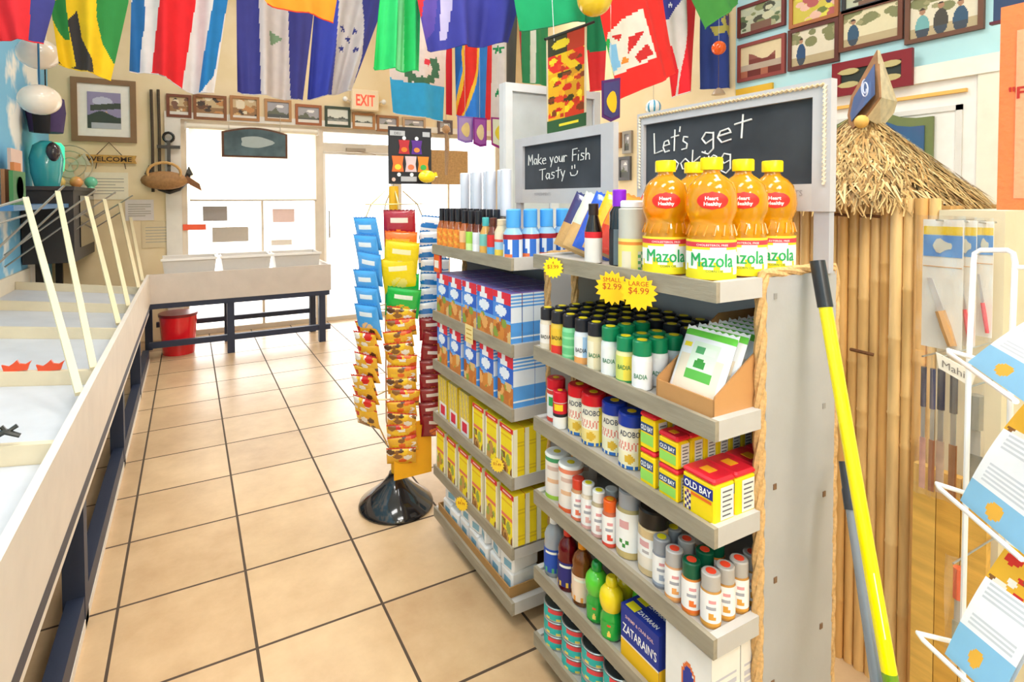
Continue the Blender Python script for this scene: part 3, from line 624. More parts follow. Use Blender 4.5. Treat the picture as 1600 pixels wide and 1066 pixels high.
for k, (dx, dy, c, lb) in enumerate([(.12, -.12, 'E8A060', 'orange shell ornament beside the fan base'), (.22, -.08, '6AC0A0', 'green shell ornament beside the fan base'), (.0, -.14, 'E8C878', 'yellow shell ornament in front of the fan')]):
    b = MB(); b.ball((0, 0, .05), .05, c, GLOSS, 10, 6, (1, .8, 1)); b.lathe([(.03, 0), (.02, .02)], c, GLOSS, 10); tag(b.build('shell_ornament', loc=(-.98+dx, 5.94+dy, zz)), lb, 'ornament')
# flat picture boards and bottles by the left picture edge
for k, (px0, px1, py0, py1, c, x, lb) in enumerate([(0, 10, 205, 260, 'A8744A', -1.03, 'brown picture board cut by the left picture edge'), (12, 32, 215, 300, 'E0C4B8', -1.05, 'pale pink board leaning on the mural wall'), (16, 28, 225, 290, 'C87A40', -.98, 'orange brown paddle leaning beside the pink board'), (14, 36, 268, 320, '3E7A44', -.93, 'green board with a round white emblem by the left edge')]):
    a = at((px0+px1)/2, py1, x=x); w_ = abs(at(px0, py1, x=x).y-at(px1, py1, x=x).y)/2*.9; hh = at((px0+px1)/2, py0, x=x).z-a.z
    b = MB(); b.box((0, -w_, 0), (.02, w_, hh), c, PAPER)
    if k == 3: b.lathe([(.07, 0), (.07, .004)], 'E8E8D8', PAPER, 16, (0, 0, 0)); b.v[8:] = [(.024-p[2]*0, p[1], p[0]+hh*.5) for p in b.v[8:]]
    tag(b.build('picture_board', loc=a), lb, 'board')
# wall shelf carrying those boards
r = empty('wall_shelf', (XL, 4.6, 0)); tag(r, 'narrow ledge on the mural wall holding the leaning boards', 'shelf')
zz = min(o.location.z for o in scn.objects if o.name.startswith('picture_board'))-.0
b = MB(); b.box((.0, -.9, zz-.03), (.3, 1.0, zz), '3E6E9A', PAINT); b.build('board', r)
for o in scn.objects:
    if o.name.startswith('picture_board'): o.location.z = zz
# ================================================================== DISPLAY RACKS
GREY = 'B9B6B4'; LIP = 'A09682'; DECK = 'B4AEA6'
LZ = [1.19, .915, .71, .49, .265, .085]; RZ = [1.215, .945, .735, .515, .285, .085]
def rack(name, y0, y1, Z, label, post=False):
    yc = (y0+y1)/2; r = empty(name, (1.165, yc, 0)); tag(r, label, 'display rack'); hy = (y1-y0)/2
    ztp = Z[0]+.005
    for s_ in (-1, 1):
        b = MB(); ya = s_*(hy-.0); yb_ = ya-s_*.018; lo, hi = min(ya, yb_), max(ya, yb_)
        b.box((-.122, lo, 0), (.122, hi, ztp), 'B4B2B0', PAINT)
        e = b.build('end_panel', r)
        b = MB(); pts = []
        # twisted rope up the front edge, over the top and down the back edge
        path = [(-.128, 0, z) for z in [k*.03 for k in range(int(ztp/.03)+1)]]+[(x, 0, ztp+.006) for x in [-.12+.03*k for k in range(9)]]+[(.128, 0, ztp-.03*k) for k in range(1, int(ztp/.03))]
        dense = []
        for i in range(len(path)-1):
            for t in (0, .33, .66): dense.append(Vector(path[i]).lerp(Vector(path[i+1]), t))
        for ph in (0, 2.09, 4.19):
            P_ = []
            for i, p in enumerate(dense):
                tg = (dense[min(i+1, len(dense)-1)]-dense[max(i-1, 0)]).normalized(); n1 = Vector((0, 1, 0)); n2 = tg.cross(n1)
                a_ = ph+i*.34; P_.append(p+n1*(math.cos(a_)*.0055+(ya+yb_)/2)+n2*math.sin(a_)*.0055)
            b.tube(P_, .0072, 'D9AE74', ROPE, 6, False)
        b.build('rope_trim', r)
        for x_, z_ in [(-.09, .12), (.085, .15), (.08, .42), (-.085, .58), (-.09, .78), (.085, .72), (-.095, ztp-.04), (.09, ztp-.04), (-.09, .36), (.08, .92)]:
            b = MB(); yy = s_*hy; b.box((x_-.005, min(yy, yy+s_*.0015), z_-.006), (x_+.005, max(yy, yy+s_*.0015), z_+.006), '7A5A40' if z_ < .9 else '9A9690', PLASTIC); b.build('screw_head', e)
    b = MB(); b.box((.110, -hy+.018, .06), (.120, hy-.018, ztp-.035), 'C6C8CC', PAINT); b.build('back_panel', r)
    for i, z in enumerate(Z):
        s_ = empty('shelf', (0, 0, z)); s_.parent = r
        b = MB(); b.box((-.262, -hy+.019, -.014), (.108 if i else .121, hy-.019, 0), DECK, PAINT)
        b.build('deck', s_)
        for q in (-1,):
            b = MB(); x0, x1 = sorted((q*.262, q*.273)); b.box((x0, -hy-.0, -.034), (x1, hy+.0, .006), LIP, TIMBER); b.build('front_lip', s_)
            for w in (-1, 1):
                b = MB(); xa, xb = sorted((q*.262, q*.136)); ya, yb_ = sorted((w*hy, w*(hy-.018))); b.box((xa, ya, -.034), (xb, yb_, .006), 'C2BEB9', PAINT); b.build('side_lip', s_)
    return r
RL = rack('display_rack', 1.47, 2.10, LZ, 'grey rope-trimmed display rack stocked with boxed mixes, farther of the two')
RR = rack('display_rack', .715, 1.345, RZ, 'grey rope-trimmed display rack with the oil bottles on top, nearer of the two')
# ---- chalkboards
ST = {'L': [[(0, 1), (.05, 0), (.7, .1)]], 'e': [[(0, .3), (.5, .35), (.4, .55), (.1, .5), (0, .25), (.15, 0), (.5, .05)]], 't': [[(.3, 1), (.25, 0)], [(0, .65), (.6, .7)]], "'": [[(.1, 1.1), (.05, .85)]],
      's': [[(.45, .55), (.15, .6), (.1, .4), (.4, .25), (.35, .05), (0, .02)]], 'g': [[(.45, .5), (.15, .6), (0, .35), (.15, .1), (.45, .25), (.45, .55), (.45, -.2), (.25, -.4), (0, -.25)]],
      'c': [[(.45, .5), (.2, .58), (0, .3), (.15, .02), (.45, .1)]], 'C': [[(.55, .85), (.2, .95), (0, .5), (.15, .05), (.55, .1)]], 'o': [[(.25, .58), (0, .35), (.1, .03), (.35, .03), (.48, .35), (.25, .58)]],
      'k': [[(.05, 1), (0, 0)], [(.45, .6), (.03, .3), (.5, 0)]], 'K': [[(.05, 1), (0, 0)], [(.5, .9), (.03, .45), (.5, 0)]], 'i': [[(.05, .55), (.03, 0)], [(.08, .85), (.1, .8)]], 'n': [[(0, .58), (.03, 0)], [(.03, .4), (.25, .58), (.4, .5), (.42, 0)]],
      'M': [[(0, 0), (.05, 1), (.3, .35), (.6, 1), (.65, 0)]], 'a': [[(.42, .5), (.15, .58), (0, .3), (.15, .03), (.4, .2), (.42, .55), (.45, 0)]], 'y': [[(0, .58), (.2, .1)], [(.45, .58), (.1, -.35)]],
      'u': [[(0, .58), (.05, .08), (.3, .05), (.42, .55), (.45, 0)]], 'r': [[(0, .58), (.03, 0)], [(.03, .38), (.2, .56), (.38, .5)]], 'F': [[(.05, 1), (0, 0)], [(.02, 1), (.6, 1.05)], [(.02, .5), (.45, .55)]],
      'h': [[(.05, 1), (0, 0)], [(.02, .35), (.25, .55), (.4, .45), (.42, 0)]], 'T': [[(0, 1), (.8, 1.02)], [(.4, 1), (.38, 0)]],
      'S': [[(0, .35), (.1, .05), (.5, .0), (.75, .15), (.8, .4)], [(.2, .9), (.2, .6)], [(.5, .95), (.5, .62)]]}
def chalk(b, s, fn, h, x0, z0, w=None, slope=0, r=.0016, rise=0):
    adv = {' ': .45, 'i': .28, "'": .22, 't': .6, 'M': .85, 'T': .85, 'S': 1.1, 'L': .75, 'F': .68}
    tot = sum(adv.get(c, .62) for c in s)*h; k = 1 if w is None else w/tot; x = x0
    for c in s:
        for st in ST.get(c, []):
            pts = []
            for i in range(len(st)-1):
                for t in (0, .5): pts.append((st[i][0]*(1-t)+st[i+1][0]*t, st[i][1]*(1-t)+st[i+1][1]*t))
            pts.append(st[-1]); P_ = [fn(x+p*h*k+slope*q*h, z0+q*h+rise*(x+p*h*k-x0)) for p, q in pts]
            b.tube(P_, r, 'EDEBE6', PAPER, 5)
        x += adv.get(c, .62)*h*k
def blackboard(name, x, y0, y1, z0, z1, lb, draw, wl, wr, wt, wb, posts=True, beads=True, PZ=1.2161):
    yc = (y0+y1)/2; r = empty(name, (x, yc, z0)); tag(r, lb, 'blackboard'); W = (y1-y0)/2; Hh = z1-z0
    Pn = lambda a_, z, dd: (-dd, -a_, z)
    def bx(b, a0, a1, q0, q1, d0, d1, c, mt=PAINT): b.box((-d1, -a1, q0), (-d0, -a0, q1), c, mt)
    b = MB(); bx(b, -W, -W+wl, 0, Hh, 0, .022, 'C3BFC0'); bx(b, W-wr, W, 0, Hh, 0, .022, 'C3BFC0'); bx(b, -W+wl, W-wr, Hh-wt, Hh, 0, .022, 'C3BFC0'); bx(b, -W+wl, W-wr, 0, wb, 0, .022, 'C9C4C2'); b.build('frame', r)
    b = MB(); bx(b, -W+wl-.003, W-wr+.003, wb-.003, Hh-wt+.003, -.002, .010, '46494E', CHALKB); b.build('slate', r)
    if beads:
        b = MB(); n = int(2*W/.012)
        for k in range(n):
            a_ = -W+.01+k*(2*W-.02)/n; b.tube([Pn(a_, Hh-.014, .025), Pn(a_+.008, Hh-.010, .025)], .0035, 'D6BC94', ROPE, 5)
        for sg in (-1, 1):
            for k in range(int(Hh/.012)-1): b.tube([Pn(sg*(W-.014), .06+k*.012*(1-.06/Hh), .025), Pn(sg*(W-.010), .068+k*.012*(1-.06/Hh), .025)], .0035, 'E8DCC4', ROPE, 5)
        b.build('rope_edging', r)
    b = MB(); draw(b, lambda p, q: Pn(p, q, .0115), W, Hh); b.build('chalk_writing', r)
    if posts:
        for sg in (-1, 1):
            b = MB(); bx(b, sg*(W-.02)-.017, sg*(W-.02)+.017, -(z0-PZ), .0, .0, .018, 'B7B5BB'); b.build('post', r)
    return r, W, Hh, Pn
def draw1(b, fn, W, Hh):
    chalk(b, "Let's", fn, .062, -W+.06, .165, .135, rise=.03, r=.0022); chalk(b, 'get', fn, .060, -W+.235, .172, .15, rise=.09, r=.0024); chalk(b, 'cooking', fn, .052, -W+.085, .110, .25, rise=.03, r=.002)
r, W, Hh, Pn = blackboard('chalkboard_sign', 1.262, .705, 1.287, 1.352, 1.643, "large grey-framed blackboard chalked Let's get cooking, behind the oil bottles", draw1, .026, .04, .035, .062)
b = MB(); b.text('REFRESHMENTS', .014, lambda p, q: Pn(p+.165, q+.035, .0228), 'A39C9C', PAPER); b.build('printed_lettering', r)
def draw2(b, fn, W, Hh):
    chalk(b, 'Make your Fish', fn, .042, -W+.09, .155, .40, rise=.0, r=.0019); chalk(b, 'Tasty S', fn, .042, -W+.17, .09, .26, rise=.05, r=.0019)
r, W, Hh, Pn = blackboard('chalkboard_sign', 1.262, 1.395, 2.01, 1.365, 1.635, 'smaller grey-framed blackboard chalked Make your Fish Tasty, over the farther rack', draw2, .06, .062, .035, .055, beads=False, PZ=1.1911)
b = MB(); b.text('REFRESHMENTS', .012, lambda p, q: Pn(p-.1, q+.03, .0228), 'A9A4A6', PAPER); b.build('printed_lettering', r)
# ---- price stars
def star(px, py, x, rr, c, lb, txt, face='x'):
    a = at(px, py, x=x); b = MB(); P_ = []
    for k in range(32): t = 2*PI*k/32; q = rr*(1 if k % 2 == 0 else .78); P_.append((q*math.cos(t), q*math.sin(t)))
    b.prism(P_, .001, lambda p, q, dd: (-dd, -p, q), c, PAPER)
    r = b.build('price_star', loc=a-Vector((rr*.55, 0, 0))); r.rotation_euler[2] = .6; tag(r, lb, 'price tag')
    b = MB()
    for k, t in enumerate(txt): b.text(t, rr*(.26 if k < len(txt)-1 else .36), lambda p, q: (-.0016, -p, q+rr*(.35-.42*k)), 'B8420E', PAPER, 0); 
    b.build('handwriting', r)
XF = .8905
YEL = 'FBD20C'
star(872, 418, XF, .030, 'F6DC10', 'pale yellow star price tag on the top shelf left of the paired stars', ['4', '$3.99'])
star(968, 449, XF+.0, .041, 'FFC80A', 'orange yellow star price tag, left of the overlapping pair', ['SMALL', '$2.99'])
star(1010, 456, XF-.004, .041, 'FFC80A', 'orange yellow star price tag, right of the overlapping pair', ['LARGE', '$4.99'])
def ptag(px, py, w_, h_, c, lb, x=XF):
    a = at(px, py, x=x); b = MB(); b.box((-.001, -w_/2, -h_/2), (0, w_/2, h_/2), c, PAPER)
    for k in range(3): b.box((-.0014, -w_*.35, h_*(.25-.25*k)-.002), (-.001, w_*.35, h_*(.25-.25*k)+.002), 'C89A30', PAPER)
    tag(b.build('price_card', loc=a), lb, 'price tag')
ptag(733, 522, .06, .065, 'F4DC96', 'cream price card on the second shelf of the farther rack')
a = None
star(727, 786, XF, .028, 'F8CC28', 'faded yellow star tag on the fifth shelf of the farther rack', ['5', '$4.99'])
star(783, 725, XF, .026, 'F6D23A', 'faded yellow star tag near the right end of the fourth shelf of the farther rack', ['6', '$3.49'])
# ================================================================== PRODUCTS
def jar(name, body, r, h, cap, cr, ch, lab=None, l0=.1, l1=.75, dot=None, neck=None, mt=PLASTIC, capmt=PLASTIC, seg=18, text=None, tcol='2E7D46', shoulder=.9, dotsz=.55, cat='jar', nu=26, nv=10, prof=None):
    rt = empty(name); b = MB(); hb = h-ch
    p = prof or [(r*.92, 0), (r, r*.08), (r, hb*shoulder), (cr*.92, hb-.0005 if shoulder < .999 else hb), (cr*.92, hb)]
    b.lathe(p, body, mt, seg); b.build('body', rt)
    b = MB(); b.lathe([(cr, hb+.0002), (cr, h-cr*.12), (cr*.88, h)], cap, capmt, seg); c = b.build('cap', rt)
    if dot: b = MB(); b.lathe([(cr*dotsz, h+.0002), (cr*dotsz, h+.0012)], dot, PAPER, 12); b.build('price_dot', rt)
    if lab:
        b = MB(); b.wrap(r+.0006, hb*l0, hb*l1, lab, nu, nv)
        if text: b.text(text[0], text[1], lambda a_, q: ((r+.0014)*math.cos(PI*1.2+a_/r), (r+.0014)*math.sin(PI*1.2+a_/r), hb*text[2]+q), tcol, PAPER, .01, text[3] if len(text) > 3 else None)
        b.build('label', rt)
    return Proto(rt, cat)
def carton(name, w, d, h, col, front, side=None, top=None, text=(), nu=22, nv=30, cat='box'):
    "front faces -x (width w along y), depth d along x; origin at base centre"
    rt = empty(name); b = MB(); b.box((-d/2, -w/2, 0), (d/2, w/2, h), col, PAPER, {'top': top or col}); b.build('carton', rt)
    b = MB(); b.sheet(lambda u, v: (-d/2-.0005, w/2-w*u, h*v), nu, nv, front, PAPER, False)
    for (t, th, ty, tc, tw) in text: b.text(t, th, lambda a_, q: (-d/2-.001, -a_, ty+q), tc, PAPER, .012, tw)
    b.build('front_print', rt)
    if side: b = MB(); b.sheet(lambda u, v: (-d/2+d*u, -w/2-.0005, h*v), 8, nv, side, PAPER, False); b.build('side_print', rt)
    return Proto(rt, cat)
def bands(*bs):
    "vertical bands: (v_upper_limit, colour)"
    def f(u, v):
        for lim, c in bs:
            if v < lim: return c
        return bs[-1][1]
    return f
# ---------- farther rack, top shelf
z = LZ[0]
sauce = [jar('sauce_bottle', 'A8561E', .021, .155, '1E1C22', .012, .05, lambda u, v: 'F08A30' if (v*5+u*7) % 2 < 1.3 else 'F6B040', .02, .72, shoulder=.72, mt=GLOSS, cat='bottle') for _ in range(1)][0]
sg = 'black-capped sauce bottles on the farther rack'
for j, x in enumerate((.918, .968)):
    for i in range(4 if j == 0 else 8):
        sauce.put((x, 2.055-.052*i, z), f"black-capped orange-label sauce bottle, {nth(i)} from left in the {'front' if j == 0 else 'second'} row", sg)
for i, (bc, lc, l2, cc, lb) in enumerate([('B8602E', 'F4C08A', 'F0903A', '1E1C22', 'black-capped sauce bottle with peach label between the orange and green labels'), ('7A3A1E', 'A8DC50', 'D8F0A0', '1E1C22', 'black-capped sauce bottle with lime green label'), ('6E2E16', 'E6E4EC', 'F4F2F6', '1E1C22', 'black-capped sauce bottle with plain white label'), ('D8A050', '7CC4B8', 'E8B050', '4EB4B4', 'teal-capped bottle with teal and orange label'), ('7A3420', 'E03030', '5AA8E0', '5A2A1A', 'brown bottle with red and blue label beside the blue caps')]):
    jar('sauce_bottle', bc, .021, .150 if i < 3 else .128, cc, .012, .048 if i < 3 else .03, bands((.45, l2), (1, lc)), .02, .72, shoulder=.72, mt=GLOSS, cat='bottle').put((.918, 1.845-.054*i, z), lb)
jar('cream_bottle', 'E8D4B0', .024, .125, 'E4CCA8', .016, .02, lambda u, v: 'F0D050' if v < .3 else ('E85A4A' if .6 < v < .75 else 'A8D0E8' if v < .6 else 'F0DCC0'), .0, .8, shoulder=.8, cat='bottle').put((.922, 1.578, z), 'cream-topped bottle at the shelf edge just left of the blue caps')
tar = jar('blue_capped_bottle', '9CC8E8', .031, .158, '4EA4E8', .022, .058, lambda u, v: 'A81C2C' if v > .76 else ('E87848' if v < .22 and .5 < u < .64 else '2E6CC8' if (.54 < u+v*.1 < .64) or (u*3) % 1 < .3 else 'DCE6F2'), .0, .78, shoulder=.8, mt=GLOSS, cat='bottle')
k = 0
for j in range(2):
    for i in range(5): tar.put((.928+.066*i if j == 0 else .975+.066*i, 1.518+.066*j, z), f"blue-capped bottle with a red band, {nth(i)} from the aisle in the {'side' if j == 0 else 'inner'} row", 'blue-capped bottles on the farther rack') if .928+.066*i < 1.22 else None
# frosted white bottles standing behind
fro = jar('frosted_bottle', 'EEEEF2', .023, .30, 'DADCE6', .0195, .17, lambda u, v: ('6E5A50' if (u*10) % 1 < .5 else '8A8478') if v > .5 else 'B8CC50', .72, .98, mt=PLASTIC, cat='bottle', prof=[(.021, 0), (.023, .01), (.023, .10), (.013, .12), (.013, .13)])
for i in range(7): fro.put((1.022+.018*(i % 2), 2.055-.056*i, z), f"tall frosted white bottle, {nth(i)} from the left behind the sauce bottles", 'frosted white bottles behind the sauces')
# ---------- farther rack, boxed mixes
def fry(seed):
    R = random.Random(seed); B = [(R.random(), .05+.38*R.random(), .1+.09*R.random(), R.choice(['D98A3A', 'C8702E', 'E8A860', 'A8581E', 'E0B878', '8AA040'])) for _ in range(12)]
    def f(u, v):
        if v > .86: return 'F2EEF0' if .28 < u < .52 else 'E0283C'
        if v > .76: return 'F2EEF0' if .2 < u < .62 else ('E0283C' if u > .6 else '3A74D0')
        if v > .47:
            if (u-.45)**2/.1+(v-.62)**2/.012 < 1: return 'EAF0FA'
            return '2A62C8' if u > .5 else '4E8CE0'
        for x, y, r_, c in B:
            if (u-x)**2+((v-y)*1.4)**2 < r_*r_: return c
        return '6AA8E8' if v > .4 else 'C87838'
    return f
side_b = lambda u, v: '3A78D8' if u < .06 or u > .94 else ('E4ECF6' if v > .42 and (v*16) % 1 > .2 else ('E8F0FA' if .12 < v < .18 else '5AA2EC'))
for s_i, (Zi, w, h, n, lev, dd) in enumerate([(1, .114, .165, 5, 'second', .0), (2, .098, .17, 5, 'third', .022)]):
    P_ = [carton('fry_mix_box', w, .041, h, '3A78D8', fry(60+s_i*7+q), side_b, '7466A8') for q in range(2)]
    for i in range(n):
        for j in range(6 if s_i == 0 else 5):
            y = 2.07-w/2-(w+dd+.004)*i
            P_[i % 2].put((.921+.0425*j+random.uniform(-.002, .002)*(j == 0), y, LZ[Zi]), f"blue and white fry mix box, column {['one', 'two', 'three', 'four', 'five'][i]} from left, {nth(j)} back, {lev} shelf", f'fry mix boxes on the {lev} shelf of the farther rack')
def yel(seed):
    R = random.Random(seed); B = [(R.random(), .05+.35*R.random(), .09+.09*R.random(), R.choice(['B87838', '8A5A2A', 'E8D8B0', 'C89850', '9AA848'])) for _ in range(10)]
    def f(u, v):
        if v > .9: return 'F0C8C0' if .2 < u < .8 and .93 < v < .97 else 'DC2430'
        if u < .1 or u > .93: return 'F4EFD8'
        if v < .42:
            for x, y, r_, c in B:
                if (u-x)**2+((v-y)*1.4)**2 < r_*r_: return c
        if abs(v-.5) < .02: return 'E8785A'
        return 'F6DC1E' if v < .7 or (v*20) % 1 < .6 else 'E8B818'
    return f
side_y = lambda u, v: 'F4EFD0' if u < .38 else 'F4D818' if (v*14) % 1 > .15 else 'E0C020'
P_ = [carton('coating_mix_box', .084, .042, .17, 'F4D818', yel(q), side_y, 'F0D020') for q in (3, 5)]
for i in range(6):
    for j in range(5 if i > 3 else 3):
        P_[i % 2].put((.921+.0445*j, 2.045-.1065*i, LZ[4]), f"yellow coating mix box, column {['one', 'two', 'three', 'four', 'five', 'six'][i]} from left, {nth(j)} back, fifth shelf", 'yellow mix boxes on the fifth shelf of the farther rack')
for i in range(3):
    for j in range(5):
        P_[(i+1) % 2].put((.921+.0445*j, 1.515+.098*i, LZ[3]), f"yellow coating mix box, {['right end', 'next to end', 'third from right'][i]} column, {nth(j)} back, fourth shelf", 'yellow mix boxes on the fourth shelf of the farther rack', sc=(1, 1, .93))
mealf = lambda u, v: 'E02848' if .08 < v < .3 and .3 < u < .8 else ('F0ECE8' if v < .36 and u > .2 else ('F2D428' if (u*3+v) % 1 < .35 else ('C8B068' if (u*12+v*9) % 1 < .5 else 'E0C880')))
P_ = carton('corn_meal_bag', .082, .05, .16, 'E8C848', mealf, lambda u, v: 'F2D020', 'E8D068')
for i, a_ in enumerate((.0, .12, .2)):
    P_.put((.935, 2.045-.1*i, LZ[3]+.0), f"yellow and tan corn meal pack, {nth(i)} from the left on the fourth shelf", 'corn meal packs on the fourth shelf', rot=(0, 0, 0))
# ---------- farther rack, bottom tray of white packs
r = empty('cardboard_tray', (1.02, 1.785, LZ[5])); tag(r, 'low cardboard tray on the bottom shelf of the farther rack', 'tray')
b = MB(); b.box((-.115, -.285, 0), (.12, .285, .004), 'A8804C', PAPER); b.build('base', r)
for q in [(-.119, -.285, -.115, .285), (.12, -.285, .124, .285), (-.115, -.285, .12, -.281), (-.115, .281, .12, .285)]:
    b = MB(); b.box((q[0], q[1], 0.0041), (q[2], q[3], .035), 'A8804C', PAPER); b.build('tray_wall', r)
pk = empty('white_pack'); b = MB(); b.bbox((-.055, -.036, 0), (.055, .036, .06), .006, 'F6F6F6', PLASTIC); b.build('wrapper', pk)
b = MB(); b.box((-.0555, -.028, .012), (-.0552, .012, .036), '8ABCD4', PAPER); b.box((-.03, -.012, .0602), (.03, .010, .0605), '8AB0C4', PAPER); b.build('label', pk); pk = Proto(pk, 'package')
R = random.Random(5)
for i in range(7):
    for lv in range(2):
        if lv == 1 and i in (1,): continue
        pk.put((.965+(.005 if lv else 0)+R.uniform(0, .01), 2.02-.078*i+R.uniform(-.001, .001), LZ[5]+.0045+.061*lv), f"white wrapped pack, {nth(i)} from left in the {'upper' if lv else 'lower'} layer of the tray", 'white packs in the cardboard tray', rz=R.uniform(-.03, .03) if lv == 0 else R.uniform(-.3, .3))
# hook with small hanging packets beside the sauces
b = MB(); b.bbox((-.006, -.03, 0), (.006, .03, .075), .003, 'E43A30', FOIL); b.box((-.0065, -.02, .02), (-.006, .02, .05), 'F4E8E0', PAPER)
tag(b.build('red_packet', loc=(.90, 2.06, .915+.1665)), 'small red and white packet standing on the fry mix boxes at the left end', 'packet')
# ---------- nearer rack, top shelf: oil bottles
z = RZ[0]
ro = empty('oil_bottle')
pf = [(.040, 0), (.047, .004), (.048, .01), (.048, .083), (.045, .090), (.0465, .096), (.0455, .103), (.042, .113), (.041, .120), (.0445, .128), (.049, .140), (.0505, .155), (.049, .175), (.043, .195), (.032, .208), (.020, .217), (.0165, .222), (.0165, .226)]
b = MB(); b.lathe(pf, 'FFB810', LIQUID, 32)
for k in range(16): a_ = 2*PI*k/16; b.tube([(.0485*math.cos(a_+.0), .0485*math.sin(a_), .092), (.0425*math.cos(a_+.12), .0425*math.sin(a_+.12), .113)], 0.0022, 'FFB010', LIQUID, 5)
b.build('bottle', ro)
b = MB(); b.lathe([(.0215, .2262), (.022, .229), (.022, .249), (.0205, .2515)], 'FFE000', PLASTIC, 28); b.build('cap', ro)
def mz(u, v):
    a_ = (u*9) % 1
    if v > .93: return 'F6E23A'
    if v > .82: return 'E03C4A'
    w_ = .22+.22*abs(math.sin(u*2*PI*1.0+1.2))
    if v > .74+.05*math.sin(u*12): return 'F8DC28'
    if v < w_*.6 or (v < w_ and a_ > .7): return 'F4E020'
    return 'FBFBF6'
b = MB(); b.wrap(.0486, .004, .084, mz, 48, 16)
for A0 in (PI*1.235, PI*.25):
    for sh2 in (-.0005, .0005): b.text('Mazola', .029, lambda a_, q: (.0500*math.cos(A0+(a_+sh2)/.049), .0500*math.sin(A0+(a_+sh2)/.049), .030+q), '1FA858', PAPER, 0, .086)
    b.text('CHOLESTEROL FREE', .0042, lambda a_, q: (.0494*math.cos(A0+a_/.049), .0494*math.sin(A0+a_/.049), .0715+q), 'FFFFFF', PAPER, .0, .062)
    b.text('CORN OIL', .005, lambda a_, q: (.0494*math.cos(A0+a_/.049+.1), .0494*math.sin(A0+a_/.049+.1), .019+q), '1F7848', PAPER, .0, .034)
b.build('label', ro)
b = MB(); A0 = PI*1.235
rad = lambda zz_: .0508-.9*max(0, zz_-.166)**1.0*.42
def onb(a_, q, e=0): zz_ = .163+q; rr = (.0512 if zz_ < .168 else .0512-(zz_-.168)*.30)+e; return (rr*math.cos(A0+a_/.05), rr*math.sin(A0+a_/.05), zz_)
P2 = [(.024*math.cos(t)*(1+.12*math.cos(2*t)), .017*math.sin(t)*(1+.1*math.cos(3*t))) for t in [2*PI*k/28 for k in range(28)]]
b.sheet(lambda u, v: onb(.030*(2*u-1)*math.sqrt(max(0, 1-(2*v-1)**2)), .018*(2*v-1)), 14, 12, 'E8281E', PAPER)
b.text('Heart', .0075, lambda a_, q: onb(a_-.002, q+.001, .0008), 'FFF4F0', PAPER, .03); b.text('Healthy', .0075, lambda a_, q: onb(a_, q-.010, .0008), 'FFF4F0', PAPER, .03)
b.build('neck_sticker', ro); oil = Proto(ro, 'bottle')
for (x, y, rz, lb) in [(.945, .893, .06, 'yellow-capped corn oil bottle, front left of the cluster of five'), (.962, .785, 0, 'yellow-capped corn oil bottle, front right corner of the cluster of five'), (1.05, .905, .1, 'yellow-capped corn oil bottle half hidden between the two front bottles'), (1.068, .79, -.05, 'yellow-capped corn oil bottle directly behind the front right one'), (1.175, .795, 0, 'yellow-capped corn oil bottle farthest right and back of the five')]:
    oil.put((x, y, z), lb, 'corn oil bottles', rz=rz)
# soy, purple caps, shaker
soy = jar('soy_sauce_bottle', '1C1210', .022, .155, '2A1A16', .013, .03, bands((.78, 'E8E2DC'), (1, 'D8202C')), .03, .66, shoulder=.68, mt=GLOSS, cat='bottle')
soy.put((.925, 1.115, z), 'dark soy sauce bottle with a white and red label, left of the purple-capped bottle')
pur = jar('vinegar_bottle', '1A1A1E', .024, .19, '8A22C8', .017, .042, lambda u, v: '6E7A80' if .55 < u < .72 else '2A2C30', .02, .62, shoulder=.9, mt=GLOSS, cat='bottle')
pur.put((.955, 1.052, z), 'black bottle with a purple cap, in front of the red bags')
pur.put((1.04, 1.01, z), 'second black bottle with a purple cap, behind the clear shaker')
sh_ = jar('seasoning_shaker', 'C8C4B8', .032, .163, 'F0EEF0', .028, .016, lambda u, v: 'F0923A' if .78 < v < .9 else ('F6E478' if (u*5) % 1 < .55 or v > .6 else ('6AA870' if (u*11+v*5) % 1 < .3 else 'E8DCC0')), .0, .5, shoulder=.97, mt=PLASTIC, cat='shaker')
sh_.put((.935, .985, z), 'clear seasoning shaker with a white lid and yellow label beside the oil bottles')
# leaning bags
def pouch(name, w, h, t, ff, edge, mt=FOIL, nu=20, nv=26, zig=0):
    rt = empty(name); b = MB()
    def thick(u, v): return t/2*(math.sin(PI*min(1, max(0, u)))**.5)*(math.sin(PI*min(1, max(0, v)))**.45)
    b.sheet(lambda u, v: (-thick(u, v)-.0004, w/2-w*u, h*v), nu, nv, ff, mt); b.sheet(lambda u, v: (thick(u, v)+.0004, w/2-w*u, h*v), nu//2, nv//2, edge, mt); b.build('bag_film', rt)
    b = MB(); Z_ = [(w/2-w*k/16, h+.008-(.004 if k % 2 else 0)) for k in range(17)]
    b.prism([(w/2, h-.004)]+Z_+[(-w/2, h-.004)], .0012, lambda y, z, dd: (dd-.0006, y, z), edge if not callable(edge) else edge(0, 1), mt); b.build('seal', rt)
    return rt
bagc = [('C89858', '3A3468', 'E8E0D0', 'tan and purple bag at the left end of the leaning row'), ('D8A868', 'D8DCC8', 'B8885A', 'tan bag with a clear window, second in the leaning row'), ('2A5AC8', '2A5AC8', 'E8E8F0', 'bright blue edged bag in the leaning row'), ('CDA068', 'F0C020', 'E8401E', 'tan and red bag right of the blue one'), ('E8401E', 'F09020', 'C89050', 'red and orange bag behind the soy sauce'), ('E83A20', 'E8401E', 'F06040', 'red bag behind the purple caps'), ('E8401E', 'E83018', 'F0C0A0', 'red bag nearest the oil bottles')]
